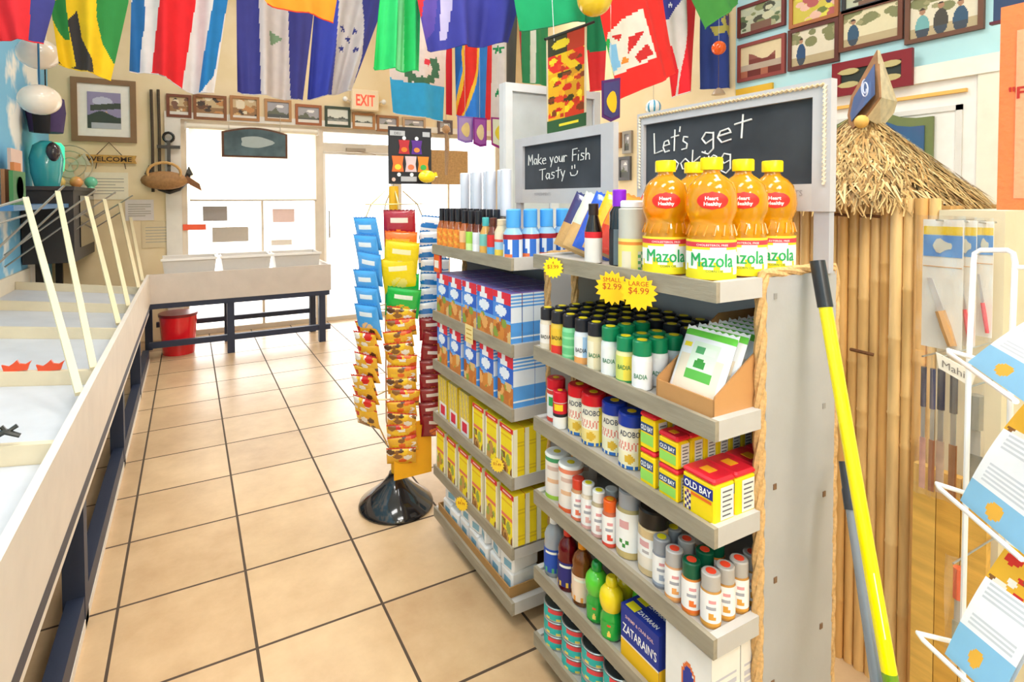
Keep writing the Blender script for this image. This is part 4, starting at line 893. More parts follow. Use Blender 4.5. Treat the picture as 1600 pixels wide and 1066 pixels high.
for k, (c0, c1, c2, lb) in enumerate(bagc):
    R = random.Random(k)
    ff = lambda u, v: c0 if v < .45 else (c1 if (v > .8 or u < .25) else c2 if .3 < u < .55 else c1)
    rt = pouch('breading_bag', .135, .165, .026, ff, c1, FOIL, 14, 18); p = Proto(rt, 'bag')
    y = 1.29-.045*k
    p.put((.985+(.05 if k > 4 else 0), y, z+.014), lb, 'breading bags leaning in a row')
    Fh = Vector((math.sin(CYAW), math.cos(CYAW), 0)); Rh = Vector((math.cos(CYAW), -math.sin(CYAW), 0)); up_ = Rh*math.sin(.42)+Vector((0, 0, math.cos(.42)))
    wv = (Matrix.Rotation(.75, 3, up_) @ Fh).normalized(); nv_ = wv.cross(up_)
    rt.rotation_euler = Matrix((nv_, wv, up_)).transposed().to_euler()
# ---------- nearer rack, second shelf: spice jars and the cardboard dispenser
z = RZ[1]
lab = {}
def spice(labf, cap, h, body, txt=None, tc='1E7A4A'):
    return jar('spice_jar', body, .0225, h, cap, .0215, .034, labf, .04, .86, dot='F4DC1C', shoulder=.93, text=txt, tcol=tc, nu=22, nv=12)
BK = '22242C'; GN = '0F8A5A'
defs = [(lambda u, v: 'F0903A' if u > .66 else ('F4EEE8' if v > .25 else 'E8DCC8'), BK, .122, 'E8D8C0', ('BADIA', .011, .4, .03), '222222', 'orange and white label'),
        (lambda u, v: 'E83A30' if v < .3 and u > .45 else 'F6C63A', BK, .122, 'E8C040', ('BADIA', .011, .5, .03), '222222', 'yellow label with a red base'),
        (lambda u, v: '6ECC8A' if (v*9) % 1 > .3 else '9CE0A8', BK, .122, '8AD8A0', None, '', 'all green label'),
        (lambda u, v: 'F0A860' if v < .25 else ('A8CCF0' if u > .62 else 'F2F2F4'), BK, .122, 'E8ECF4', ('BADIA', .011, .4, .03), '222222', 'pale blue and white label'),
        (lambda u, v: 'ECDDB4' if u > .6 else 'F0EAD0', BK, .122, 'E8D8A8', ('BADIA', .011, .4, .03), '1E7A4A', 'cream label'),
        (lambda u, v: 'F2F4F4', GN, .122, 'E8F0EC', ('BADIA', .011, .4, .03), '1E7A4A', 'white label, green cap'),
        (lambda u, v: '2A9A5A' if v < .06 else ('F8E050' if u > .6 else 'D8E070'), GN, .110, 'E8E0A0', ('BADIA', .011, .45, .03), '1E7A4A', 'yellow label, green cap'),
        (lambda u, v: 'F4F4F6', GN, .112, 'ECF0F0', ('BADIA', .011, .35, .03), '1E7A4A', 'plain white label, green cap')]
PR = [spice(d_[0], d_[1], d_[2], d_[3], d_[4], d_[5]) for d_ in defs]
rows = ['front', 'second', 'third', 'fourth', 'fifth', 'back']
for j in range(6):
    for i in range(8):
        x = .921+.051*j; y = 1.312-.0535*i
        q = i if j == 0 else (i if (j in (1, 2) and i > 4) else (i*3+j*2) % 5)
        if j >= 3 and i > 4 and False: continue
        PR[q].put((x, y, z), f"spice jar with {defs[q][6]}, {nth(i)} from left in the {rows[j]} row", 'spice jars on the second shelf')
# cardboard dispenser with white pouches
r = empty('cardboard_dispenser', (1.08, .815, z)); tag(r, 'open cardboard dispenser box with a sloped side on the second shelf', 'box')
KB = 'C8925A'
xa, xb, ya, yb_ = -.168, .175, -.082, .07
for yy, nm in ((ya, 'side_wall'), (yb_-.004, 'side_wall')):
    b = MB(); b.prism([(xa, 0), (xb, 0), (xb, .165), (xa+.20, .165), (xa+.004, .045), (xa, .038)], .004, lambda x, q, dd: (x, yy+dd, q), KB, PAPER, 'B07C48'); b.build(nm, r)
b = MB(); b.box((xa, ya+.004, 0), (xa+.004, yb_-.004, .038), KB, PAPER); b.build('front_wall', r)
b = MB(); b.box((xb-.004, ya+.004, .0), (xb, yb_-.004, .165), KB, PAPER); b.build('back_wall', r)
b = MB(); b.box((xa+.004, ya+.004, 0), (xb-.004, yb_-.004, .003), KB, PAPER); b.build('bottom', r)
def wf(u, v):
    if v > .9: return '6CCB4A'
    if .28 < u < .80 and .30 < v < .82:
        if v < .42: return '62B84A'
        if (u-.52)**2/.012+(v-.52)**2/.008 < 1 and v > .45: return '3E9A3A'
        if .66 < v < .76 and .36 < u < .74: return '58A868' if (u*26) % 1 < .6 else 'E8F4E0'
        return 'E2F0DA'
    if .08 < u < .26 and .72 < v < .8: return 'F8E030'
    return 'F0E0C8' if v < .62 and .07 < u < .93 else 'EEF0F2'
po = Proto(pouch('starch_pouch', .13, .155, .026, wf, 'F0F2F4', PLASTIC, 24, 30), 'pouch')
for k in range(7):
    po.put((.932+.034*k, .81, z+.006), f"white and green pouch, {nth(k)} from the front in the cardboard dispenser", 'white pouches in the cardboard dispenser', rot=(0, .45, 0))
# ---------- nearer rack, third shelf
z = RZ[2]
def canister(cap, body, labf, h, r_, txt=None, tcol='222222', name='seasoning_canister', cat='canister', dot='F8D020', ch=.03):
    return jar(name, body, r_, h, cap, r_*1.04, ch, labf, .02, .97, dot=dot, shoulder=.999, text=txt, tcol=tcol, nu=48, nv=24, dotsz=.35)
def goya(bot): return lambda u, v: ('2A6AB8' if v < .08 and (u*18) % 1 < .7 else 'F2D838' if .70 < u < .80 else ('E8B83A' if (u-.6)**2/.004+(v-.25)**2/.012 < 1 else (('E89080' if (u*26+v*3) % 1 < .45 else 'F8F0DC') if .45 < v < .68 and .42 < u < .72 else bot if v < .42 else 'F8F0DC')))
rc = canister('E81C28', 'F4EAD4', goya('F8E090'), .135, .031, ('ADOBO', .014, .78, .05), '2A3050')
bc = canister('1C3CA8', 'F4EAD4', goya('F8EFC8'), .132, .031, ('ADOBO', .014, .78, .05), '2A3050')
for x, y, lb in [(.952, 1.205, 'red-capped seasoning canister, front left of the four'), (.945, 1.137, 'red-capped seasoning canister, front right beside the blue caps'), (1.02, 1.215, 'red-capped seasoning canister, back left of the four'), (1.015, 1.14, 'red-capped seasoning canister, back right of the four')]: rc.put((x, y, z), lb, 'red-capped canisters')
for x, y, lb in [(.958, 1.07, 'blue-capped seasoning canister next to the red caps'), (.945, .995, 'blue-capped seasoning canister at the front of the three'), (1.02, 1.005, 'blue-capped seasoning canister at the back right of the three')]: bc.put((x, y, z), lb, 'blue-capped canisters')
canister('E02030', 'F0ECE4', lambda u, v: '38A858' if .5 < v < .8 and .5 < u < .75 else ('E04838' if v > .88 or v < .12 else 'F4F2EE'), .125, .026, None, name='bouillon_can').put((.945, 1.305, z), 'white can with a red lid and green square, left end')
canister('D81830', 'F0ECE4', lambda u, v: '22242C' if .45 < v < .58 else ('F4D020' if .7 < v < .95 and .5 < u < .7 else ('D82030' if v > .58 else 'F4F2EE')), .105, .020, None, name='bouillon_can').put((.925, 1.258, z), 'slim red, black and white can in front of the red caps')
def ob(w, d, h, full, nm='seasoning_tin'):
    rt = empty(nm); b = MB(); b.bbox((-d/2, -w/2, 0), (d/2, w/2, h-.012), .003, 'FCDA10', PAPER); b.build('tin', rt)
    b = MB(); b.bbox((-d/2-.001, -w/2-.001, h-.0118), (d/2+.001, w/2+.001, h), .004, 'E02434', PLASTIC); b.build('lid', rt)
    b = MB(); b.box((-d*.2, -w*.16, h+.0001), (d*.2, w*.16, h+.0008), 'F8A820', PAPER); b.build('price_dot', rt)
    b = MB(); hb = h-.012; e = -d/2-.0006
    if full:
        b.sheet(lambda u, v: (e, w/2-.003-(w-.006)*u, hb*(.62+.28*v)), 1, 1, '1E2E8C', PAPER); b.text('OLD BAY', hb*.18, lambda a_, q: (e-.0008, -a_, hb*.68+q), 'FFFFFF', PAPER, .02, w*.84)
        b.sheet(lambda u, v: (e, w/2-.003-(w-.006)*u*.9-.004, hb*(.50+.08*v)), 1, 1, 'F07020', PAPER); b.sheet(lambda u, v: (e, w/2-.006-(w*.2)*u, hb*(.08+.5*v)), 3, 6, lambda u, v: '3A2A80' if int(u*3+v*6) % 2 else 'F8E8B0', PAPER, False)
    else:
        b.sheet(lambda u, v: (e, w/2-.003-(w-.006)*u, hb*(.16+.34*v)), 1, 1, '9ADC60', PAPER); b.sheet(lambda u, v: (e, w/2-.003-(w-.006)*u, hb*(.55+.28*v)), 1, 1, '34507C', PAPER); b.text('OLD BAY', hb*.16, lambda a_, q: (e-.0008, -a_, hb*.61+q), 'FFFFFF', PAPER, .02, w*.8)
    b.build('front_print', rt)
    b = MB(); sf = lambda x0, x1, z0, z1, c, k=0: b.sheet(lambda u, v: (-d/2+d*(x0+(x1-x0)*u), -w/2-.0006-k, hb*(z0+(z1-z0)*v)), 1, 1, c, PAPER)
    sf(.3, .94, .1, .92, 'ECEAE2')
    for q in range(6): sf(.38, .86 if q % 2 else .78, .18+.12*q, .22+.12*q, '6A6A70', .0005)
    b.build('side_print', rt)
    return Proto(rt, 'tin')
big = ob(.078, .060, .092, True); sml = ob(.052, .038, .070, False)
for i in range(5): big.put((.936+.064*i, .766, z), f"large yellow seasoning tin with red lid, {nth(i)} from the aisle in the near row", 'large yellow seasoning tins')
for i in range(8):
    for lv in range(2):
        sml.put((.925+.041*i, .846, z+.0712*lv), f"small yellow seasoning tin, {nth(i)} from the aisle in the {'upper' if lv else 'lower'} layer", 'small yellow seasoning tins in two layers')
mid = ob(.044, .040, .082, False)
for lv in range(2):
    for i in range(4): mid.put((.925+.043*i, .905, z+.0831*lv), f"yellow tin, {nth(i)} from the aisle in the {['lower', 'upper'][lv]} layer left of the small tins", 'tall yellow tins')
yb2 = carton('yellow_seasoning_box', .036, .042, .155, 'FAD818', bands((.12, 'F0B020'), (.45, 'FAD818'), (.5, 'E8A020'), (.82, 'FAD818'), (.95, 'F4F0E8'), (1, 'FAD818')), lambda u, v: 'F4EFD0' if u < .25 else 'FAD818', 'E8E4D8')
for i in range(4): yb2.put((1.03+.046*i, .953, z), f"tall slim yellow seasoning box, {nth(i)} from the aisle behind the tins", 'tall slim yellow boxes')
# ---------- nearer rack, fourth shelf
z = RZ[3]
def redmark(c1, c2='F6F3F0', top=.92): return lambda u, v: (c1 if v < .10 else ('E29A9C' if .66 < v < .82 and .56 < u < .68 else ('A8A8B0' if .50 < v < .56 and .54 < u < .70 else (c1 if (u-.62)**2/.003+(v-.26)**2/.010 < 1 else c2))))
tubw = lambda c1, c2: jar('bread_crumb_canister', 'F4F0E8', .034, .128, 'F8F6F0', .0355, .008, lambda u, v: c1 if v > .9 else (c2 if v < .12 else ('E8B890' if .35 < v < .5 and .5 < u < .7 else 'D8B8A8' if .72 < v < .82 and .5 < u < .68 else 'F0E6DC')), .0, 1, dot='F0D820', shoulder=.999, cat='canister', dotsz=.3)
tubw('48A068', 'A8D048').put((.945, 1.300, z), 'round white-lidded canister with a green rim at the left end, fourth shelf')
tubw('F08A68', 'F06A38').put((.94, 1.228, z), 'round white-lidded canister with an orange rim, second on the fourth shelf')
tubw('60B088', '60B088').put((1.02, 1.265, z), 'round white-lidded canister behind the first two, fourth shelf')
sm = [('D8402A', 'C8946A', 'slim spice bottle with a red cap and salmon label', .112, 'E87858', None), ('F2F0EC', 'D8C8B0', 'slim spice bottle with a white cap, yellow dot, first of two', .118, 'E8B0A8', 'E8D818'), ('F2F0EC', 'B8A888', 'slim spice bottle with a white cap, yellow dot, second of two', .118, 'D8A8A0', 'E8D818'), ('F0641E', 'C86848', 'slim spice bottle with an orange cap and red base', .115, 'E8503C', 'F0A020')]
for i, (cc, bc_, lb, h, c1, dt) in enumerate(sm):
    jar('spice_bottle', bc_, .019, h, cc, .0165, .027, redmark(c1), .05, .9, dot=dt, shoulder=.92).put((.924, 1.174-.042*i, z), lb)
jar('spice_bottle', 'C8B8A0', .019, .105, 'F2F0EC', .0165, .02, redmark('E8A0A0'), .05, .9, shoulder=.92).put((.975, 1.10, z), 'white-capped spice bottle standing behind the orange-capped one')
jar('large_spice_bottle', 'CDB478', .033, .158, 'A8AAB0', .027, .04, lambda u, v: ('3E8A3A' if .05 < v < .3 and .5 < u < .62 and (u*40+v*13) % 1 < .55 else 'E0A8A8' if .6 < v < .8 and .5 < u < .6 else 'F6F4F0'), .16, .95, dot='F04A30', shoulder=.9, cat='bottle').put((.945, 1.0, z), 'large spice bottle with a grey cap and green leaf label')
jar('large_spice_bottle', 'DCC090', .035, .150, '24201E', .034, .04, lambda u, v: ('E0A8A8' if .68 < v < .9 and .48 < u < .58 else 'B8B0B0' if .45 < v < .6 and .5 < u < .56 else 'F6F4F0' if v > .35 or u < .4 else 'EEE2D0'), .16, .80, shoulder=.96, cat='bottle').put((.95, .928, z), 'large spice bottle with a black lid and cream contents')
g4 = lambda cap, dot, body, c1: jar('spice_bottle', body, .0195, .108, cap, .0185, .032, redmark(c1), .08, .95, dot=dot, shoulder=.95)
gy = g4('9A9CA2', 'E8D818', '8E9098', 'A8B0C0'); gr_ = g4('B4B0AE', 'F04A2C', 'D8A070', 'F0A860'); gn = g4('0E5A3E', 'F04A2C', 'E08838', 'F07830'); gc = g4('B8B2AC', 'F04A2C', 'C89048', 'E0A040')
for i, (x, y) in enumerate([(.93, .848), (.982, .862)]): gy.put((x, y, z), ['grey-capped spice bottle with a yellow dot at the shelf edge', 'grey-capped spice bottle with a yellow dot, set behind another'][i], 'grey caps with yellow dots')
for i, (x, y) in enumerate([(.923, .803), (.974, .815), (1.03, .835)]): gr_.put((x, y, z), f"grey-capped spice bottle with orange dot in the middle row, {nth(i)} from the aisle", 'grey caps in the middle row')
for i, (x, y) in enumerate([(.936, .758), (.988, .768), (1.04, .782)]): gn.put((x, y, z), f"dark green-capped spice bottle, {nth(i)} from the aisle", 'dark green-capped spice bottles')
for i in range(7): gc.put((.932+.043*i, .7545, z), f"grey-capped spice bottle with orange dot, {nth(i)} from the aisle along the side edge", 'grey caps along the side edge')
gn_ = [o for o in scn.objects if o.get('group') == 'dark green-capped spice bottles']
for o in gn_: o.location.y += .040; o.location.x -= .010
for o in [o for o in scn.objects if o.get('group') == 'grey caps in the middle row']: o.location.y += .038
for o in [o for o in scn.objects if o.get('group') == 'grey caps with yellow dots']: o.location.y += .036
# ---------- nearer rack, fifth shelf
z = RZ[4]
juice = lambda body, top, l1, l2: jar('juice_bottle', body, .029, .168, top, .012, .02, lambda u, v: ('F0F0E0' if .75 < v < .9 and .5 < u < .7 else l2 if v < .25 and (u*10) % 1 < .5 else l1), .1, .56, shoulder=.7, mt=LIQUID, prof=[(.026, 0), (.029, .006), (.029, .09), (.027, .098), (.028, .115), (.022, .13), (.012, .142), (.0112, .148)], cat='bottle')
juice('D8E0E8', 'F4F4F4', '2450B0', '58B078').put((.935, 1.302, z), 'clear bottle with a blue label and white cap on the fifth shelf')
juice('8E1420', 'E03020', '2A2A78', 'E8C040').put((.935, 1.235, z), 'red liquid bottle with a dark blue label on the fifth shelf')
juice('A86028', 'E89010', 'F0D8C0', 'F0A040').put((.935, 1.170, z), 'amber bottle with an orange fruit label on the fifth shelf')
def lime(capc, bulb, lbs):
    rt = empty('lime_juice_bottle'); b = MB(); b.lathe([(.022, 0), (.027, .006), (.028, .03), (.027, .055), (.023, .066), (.0245, .072), (.0295, .085), (.0305, .10), (.027, .115), (.018, .126), (.012, .13)], '1FA83C', GLOSS, 24)
    for i in range(24*5, 24*10): b.c[i] = srgb(bulb)
    b.build('bottle', rt)
    b = MB(); b.lathe([(.014, .1302), (.015, .133), (.013, .148), (.009, .152)], capc, GLOSS, 16); b.build('cap', rt)
    b = MB(); b.wrap(.0286, .01, .05, lambda u, v: 'F0D060' if (u-.5)**2/.008+(v-.3)**2/.05 < 1 else ('E8502C' if .7 < v < .9 and .4 < u < .6 else '1FA83C'), 20, 8, GLOSS, PI*.95, PI*1.45); b.build('label', rt)
    return Proto(rt, 'bottle')
lg = lime('0E9A40', '5ACC38', ''); ly = lime('F4DC18', 'F4D81C', '')
lg.put((.93, 1.105, z), 'green citrus juice bottle with green cap on the fifth shelf'); ly.put((.925, 1.043, z), 'green bottle with a yellow lemon-shaped top, foremost of the yellow tops')
ly.put((.985, 1.065, z), 'green bottle with a yellow top standing behind the foremost', rz=.3); lg.put((.995, 1.0, z), 'green citrus juice bottle, rear of the right pair', rz=.3); lg.put((1.06, 1.01, z), 'green citrus juice bottle, farthest back in the shelf')
zat = lambda u, v: ('F4C018' if v < .34-.0*u else '1E3494') if not (.34 < v < .37) else 'F0E8E0'
zp = carton('seafood_boil_box', .12, .033, .125, '1E3494', zat, lambda u, v: '1E3494' if v > .35 else 'F4C018', '1E3494', text=(("ZATARAIN'S", .022, .062, 'FFFFFF', .108), ('SHRIMP & CRAB BOIL', .008, .098, 'F0C8C8', .09)))
rt = zp.root
b = MB(); b.box((-.012, .02, .1251), (.012, .05, .1256), 'F0E020', PAPER); b.text('ZATARAIN', .012, lambda a_, q: (-.006+q, -a_-.012, .1256), 'FFFFFF', PAPER, .02, .06); b.build('top_print', rt)
for i in range(2): zp.put((.925+.036*i, .93, z), ['blue and yellow seafood boil box at the shelf edge', 'blue and yellow seafood boil box directly behind the first'][i], 'blue and yellow boil boxes')
wb = lambda u, v: ('E8783A' if .03 < ((u-.52)**2/.5+(v-.50)**2/1.0) < .05 else '2A3C9C' if ((u-.5)**2/.5+(v-.50)**2/1.0) < .034 else 'F4F2EE')
sl = lambda u, v: 'C8C8D4' if .3 < v < .72 and .15 < u < .85 and (v*26) % 1 < .55 else 'F2F0EA'
P_ = carton('flour_bag', .118, .085, .178, 'F4F2EE', wb, sl, 'F6F4F0', nu=30, nv=36, cat='bag')
for i in range(4): P_.put((.952+.088*i, .792, z), f"white paper flour bag, {nth(i)} from the aisle on the fifth shelf", 'white flour bags')
# ---------- nearer rack, bottom shelf: tins in stacks
z = RZ[5]
tn = empty('tuna_can'); b = MB(); b.lathe([(.041, 0), (.0425, .002), (.0415, .004), (.0415, .036), (.0425, .038), (.041, .040), (.039, .038)], 'C8CCCC', METAL, 28); b.build('can', tn)
b = MB(); b.wrap(.0420, .005, .035, lambda u, v: 'E84A50' if v > .55 and .52 < u < .70 else ('F0D860' if v < .3 and (u*8) % 1 < .4 else '2FB8B4'), 40, 5); b.build('label', tn)
b = MB(); b.lathe([(.0385, .0402), (.0385, .0408)], '5A6468', METAL, 20); b.lathe([(.018, .0409), (.018, .0413)], 'F0EEE8', PAPER, 14); b.build('lid', tn); tn = Proto(tn, 'can')
for i in range(5):
    for j in range(2):
        for lv in range(3): tn.put((.942+.088*j, 1.290-.087*i, z+.0415*lv), f"teal tin can, stack {['one', 'two', 'three', 'four', 'five'][i]} from left, {'front' if j == 0 else 'back'} row, {['lowest', 'middle', 'topmost'][lv]} of three", 'teal tins stacked on the bottom shelf')
jar('margarine_tub', 'F0EEF0', .052, .10, 'F4F2F4', .055, .012, lambda u, v: '3A3A88' if .4 < v < .8 and (u*8) % 1 < .5 else 'F0EEF0', .1, .9, shoulder=.999, cat='tub').put((.96, .845, z), 'round white lidded tub at the right end of the bottom shelf')
# ================================================================== CHIP STAND
cs = empty('snack_stand', (.812, 2.345, 0)); tag(cs, 'snack stand with a black cone base and yellow pole holding rows of chip bags', 'display stand')
b = MB(); b.lathe([(.165, 0), (.168, .008), (.163, .02), (.11, .06), (.06, .105), (.035, .135), (.03, .15)], '1B1A1C', GLOSS, 40); b.build('base', cs)
b = MB(); b.lathe([(.022, .15), (.022, 1.44)], 'E8B020', PLASTIC, 16); b.build('pole', cs)
def sp_(dx, dy, z_): return (dx, dy, z_)
for k, (dx, dy) in enumerate([(-.13, 0), (0, -.06), (.13, -.02), (-.02, .07)]):
    b = MB(); b.tube([(dx*.3, dy*.3, 1.42), (dx*.8, dy, 1.36), (dx, dy, 1.30), (dx, dy, .36 if k != 0 else .5), (dx*.3, dy*.3, .28)], .0035, 'D8C088', METAL, 6); b.build('wire_upright', cs)
for zz_ in (1.36, .9, .5):
    b = MB(); b.tube([(-.13, 0, zz_), (0, -.06, zz_), (.13, -.02, zz_), (-.02, .07, zz_), (-.13, 0, zz_)], .003, 'D8C088', METAL, 6); b.build('wire_ring', cs)
b = MB(); b.box((-.04, -.095, .16), (.135, -.088, .40), 'F4B01C', PAPER); b.build('lower_panel', cs)
# header sign
hs = empty('header_sign', (-.0, -.012, 1.45)); hs.parent = cs
b = MB(); b.box((-.025, 0, 0), (.178, .01, .255), '24242A', PAPER); b.build('board', hs)
def chipart(u, v): return None
b = MB()
for (x0, z0, w_, h_, c, c2) in [(.02, .135, .052, .062, 'B82A34', 'F07A28'), (.08, .135, .052, .062, '5A2A8C', 'E88A3C'), (-.012, .055, .055, .07, 'F07030', 'F4D040'), (.05, .055, .055, .07, 'D8C0C4', 'E87A50'), (.11, .055, .055, .07, 'F08828', '3AA850')]:
    b.prism([(x0, z0+h_), (x0+w_, z0+h_), (x0+w_*.9, z0+h_*.5), (x0+w_, z0), (x0, z0), (x0+w_*.1, z0+h_*.5)], .002, lambda x, q, dd: (x, -.0022+dd, q), c, PAPER)
    b.prism([(x0+w_*.5+w_*.28*math.cos(t), z0+h_*.3+h_*.18*math.sin(t)) for t in [2*PI*k/10 for k in range(10)]], .001, lambda x, q, dd: (x, -.0034+dd, q), c2, PAPER)
for x0, z0, w_ in [(-.02, .215, .07), (.135, .215, .035), (.03, .012, .075)]:
    b.box((x0, -.002, z0), (x0+w_, 0, z0+.022), 'B8B8BC', PAPER)
b.text('DELI', .012, lambda x, q: (x+.015, -.0026, q+.22), '303034', PAPER); 
for x0, z0, c in [(.045, .205, 'F0F0F0'), (.105, .205, 'F0F0F0'), (.02, .042, 'F0F0F0'), (.08, .042, 'F0F0F0'), (-.005, .02, 'E8C0B0')]:
    b.prism([(x0+.009*math.cos(t), z0+.009*math.sin(t)) for t in [2*PI*k/10 for k in range(10)]], .001, lambda x, q, dd: (x, -.0045+dd, q), c, PAPER)
b.build('printed_snacks', hs)
a = at(667, 276, y=2.30); b = MB(); b.ball((0, 0, 0), .036, 'FAD820', GLOSS, 14, 8, (1.15, .7, .8)); b.lathe([(.012, -.0), (.006, .02)], 'F0C010', GLOSS, 8, (.042, 0, -.0)); b.build('lemon', cs, loc=(a.x-.812, a.y-2.345, a.z))
def snack(w, h, f, edge): return Proto(pouch('snack_bag', w*1.2, h*1.05, .028, f, edge, FOIL, 22, 22), 'bag')
R = random.Random(11)
def chipsf(base, logo, chip, chc): return lambda u, v: (chc if (u-.5)**2/.05+(v-.32)**2/.03 < 1 and (u*17+v*5) % 1 > .12 else logo if .66 < v < .80 and .22 < u < .78 else base)
blue = snack(.10, .14, chipsf('4CA8F0', 'E8F2FA', 0, 'F0C890'), '3A90E0')
redc = snack(.115, .15, chipsf('A81C30', 'F0D8C8', 0, 'F08A2C'), '8A1828')
org = snack(.115, .13, chipsf('F07828', 'F4B040', 0, 'E8502C'), 'E86820')
yl = snack(.12, .15, chipsf('F2D814', 'F8F0C0', 0, 'F0E070'), 'E8C810')
grn = snack(.12, .13, chipsf('1EB848', 'E8F0E0', 0, 'E8B020'), '18A040')
def mixf(seed):
    Q = random.Random(seed); B = [(Q.random(), Q.random(), .07+.1*Q.random(), Q.choice(['E8A820', 'D02A20', '5A3A24', 'F0E8DC', 'F4C828', '8A5A2A', 'E86820'])) for _ in range(16)]
    def f(u, v):
        for x, y, r_, c in B:
            if (u-x)**2+(v-y)**2 < r_*r_: return c
        return 'E8B030'
    return f
nut = [snack(.105, .075, mixf(q), 'D8401E') for q in (1, 2, 3)]
ndr = [snack(.10, .085, mixf(q), 'D01E22') for q in (14, 15)]
lay = snack(.105, .10, lambda u, v: '1E7CC8' if v < .3 or .55 < v < .68+.1*math.sin(u*5) else 'EEF0F4', '1E7CC8')
drd = snack(.10, .10, chipsf('8E1826', 'E8D8D0', 0, 'E8782C'), '7A1420')
def rotbag(az, lean, roll=0): return (Matrix.Rotation(az, 4, 'Z') @ Matrix.Rotation(lean, 4, 'Y') @ Matrix.Rotation(roll, 4, 'X')).to_euler()
FA = PI*.5-.48   # faces the camera
def hang(p, x, y, ztop_, h, lb, grp, az, lean, roll=0):
    p.put((x, y, ztop_-h), lb, grp, rot=rotbag(az, lean, roll))
for k in range(6): hang(blue, .70-.004*(k % 2), 2.325-.0*k, 1.30-.075*k, .14, f"light blue chip bag, {nth(k)} from the top of the left strip", 'blue chip bags on the left strip', FA-.45, -.28, R.uniform(-.15, .15))
for k in range(9): hang(ndr[k % 2], .70-.012*(k % 2)-.002*k, 2.33, .85-.047*k, .085, f"small red and brown snack bag, {nth(k)} from the top below the blue bags", 'red snack bags on the left strip', FA-.5, -.3, R.uniform(-.2, .2))
mx_ = .812; my_ = 2.275
hang(redc, mx_+.003, my_-.0, 1.325, .15, 'dark red chip bag at the top of the middle strip', None, FA, -.12)
hang(org, mx_-.0, my_-.015, 1.235, .13, 'orange chip bag below the dark red one', None, FA, -.2, .05)
hang(yl, mx_-.008, my_-.025, 1.20, .15, 'upper yellow chip bag on the middle strip', None, FA, -.3, .12)
hang(yl, mx_-.0, my_-.02, 1.125, .15, 'lower yellow chip bag on the middle strip', None, FA, -.25, -.08)
hang(grn, mx_+.006, my_-.01, 1.055, .13, 'upper green chip bag on the middle strip', None, FA, -.2, .05)
hang(grn, mx_-.0, my_-.02, 1.00, .13, 'lower green chip bag on the middle strip', None, FA, -.3, .14)
for k in range(13): hang(nut[k % 3], mx_+R.uniform(-.008, .008), my_-.02-.004*(k % 2), .915-.051*k, .075, f"small yellow and red snack bag, {nth(k)} from the top of the middle strip", 'small snack bags on the middle strip', FA+R.uniform(-.1, .1), -.32, R.uniform(-.12, .12))
for k in range(7): hang(lay, .955+.004*(k % 2), 2.24, 1.30-.062*k, .10, f"white and blue chip bag, {nth(k)} from the top of the right strip", 'white and blue bags on the right strip', FA+.25, -.22, R.uniform(-.1, .1))
for k in range(8): hang(drd, .95+.004*(k % 2), 2.23, .86-.062*k, .10, f"dark red chip bag, {nth(k)} from the top of the right strip, below the blue ones", 'dark red bags on the right strip', FA+.2, -.25, R.uniform(-.1, .1))
# ================================================================== FLAGS
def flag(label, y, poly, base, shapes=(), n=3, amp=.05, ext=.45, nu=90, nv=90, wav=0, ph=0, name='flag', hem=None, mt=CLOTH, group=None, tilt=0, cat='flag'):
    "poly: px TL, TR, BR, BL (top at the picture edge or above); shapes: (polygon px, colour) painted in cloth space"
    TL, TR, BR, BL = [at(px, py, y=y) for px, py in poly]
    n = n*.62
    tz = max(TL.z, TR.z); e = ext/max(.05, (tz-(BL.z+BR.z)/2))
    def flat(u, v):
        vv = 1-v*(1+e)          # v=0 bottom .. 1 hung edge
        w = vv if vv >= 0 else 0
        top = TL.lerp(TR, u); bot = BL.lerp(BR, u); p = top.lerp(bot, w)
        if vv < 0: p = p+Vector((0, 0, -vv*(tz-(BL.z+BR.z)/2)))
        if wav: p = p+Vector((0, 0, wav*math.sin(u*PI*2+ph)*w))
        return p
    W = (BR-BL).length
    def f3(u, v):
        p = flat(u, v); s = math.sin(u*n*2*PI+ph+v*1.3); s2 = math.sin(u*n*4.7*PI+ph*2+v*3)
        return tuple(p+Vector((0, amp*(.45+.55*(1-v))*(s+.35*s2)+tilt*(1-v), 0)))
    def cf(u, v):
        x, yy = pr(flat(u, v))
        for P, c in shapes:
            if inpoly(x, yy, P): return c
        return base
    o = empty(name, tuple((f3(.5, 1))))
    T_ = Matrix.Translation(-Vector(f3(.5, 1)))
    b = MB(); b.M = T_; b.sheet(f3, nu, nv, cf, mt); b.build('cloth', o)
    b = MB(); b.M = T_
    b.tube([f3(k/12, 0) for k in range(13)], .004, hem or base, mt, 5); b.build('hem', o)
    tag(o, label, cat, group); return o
def R4(x0, x1, xb0=None, xb1=None, y0=-400, y1=300): return [(x0, y0), (x1, y0), (xb1 if xb1 is not None else x1, y1), (xb0 if xb0 is not None else x0, y1)]
Wt = 'D8CCC8'
flag('red and navy flag cut by the top left picture corner', 3.9, [(-60, 0), (84, 0), (66, 66), (-20, 60)], 'D8242E', [([(55, -300), (120, -300), (90, 100), (44, 70), (46, 50)], '3A3A80')], 2, .04)
flag('black, green and yellow diagonal cross flag, leftmost large one', 4.3, [(76, 0), (200, 0), (172, 124), (92, 100)], 'F0C81A',
     [([(100, -10), (78, 0), (76, 20), (90, 48), (100, 60), (108, 62), (104, 20)], '2E8A40'), ([(150, -300), (220, -300), (198, 30), (178, 100), (160, 68), (152, 30)], '2E8A40'),
      ([(104, 30), (120, 16), (128, 60), (146, 95), (150, 140), (120, 140), (84, 115), (80, 80), (100, 106), (118, 103), (112, 70)], '3A3634'), ([(76, 30), (76, 60), (90, 98), (80, 110), (60, 60)], '3A3634')], 2, .05)
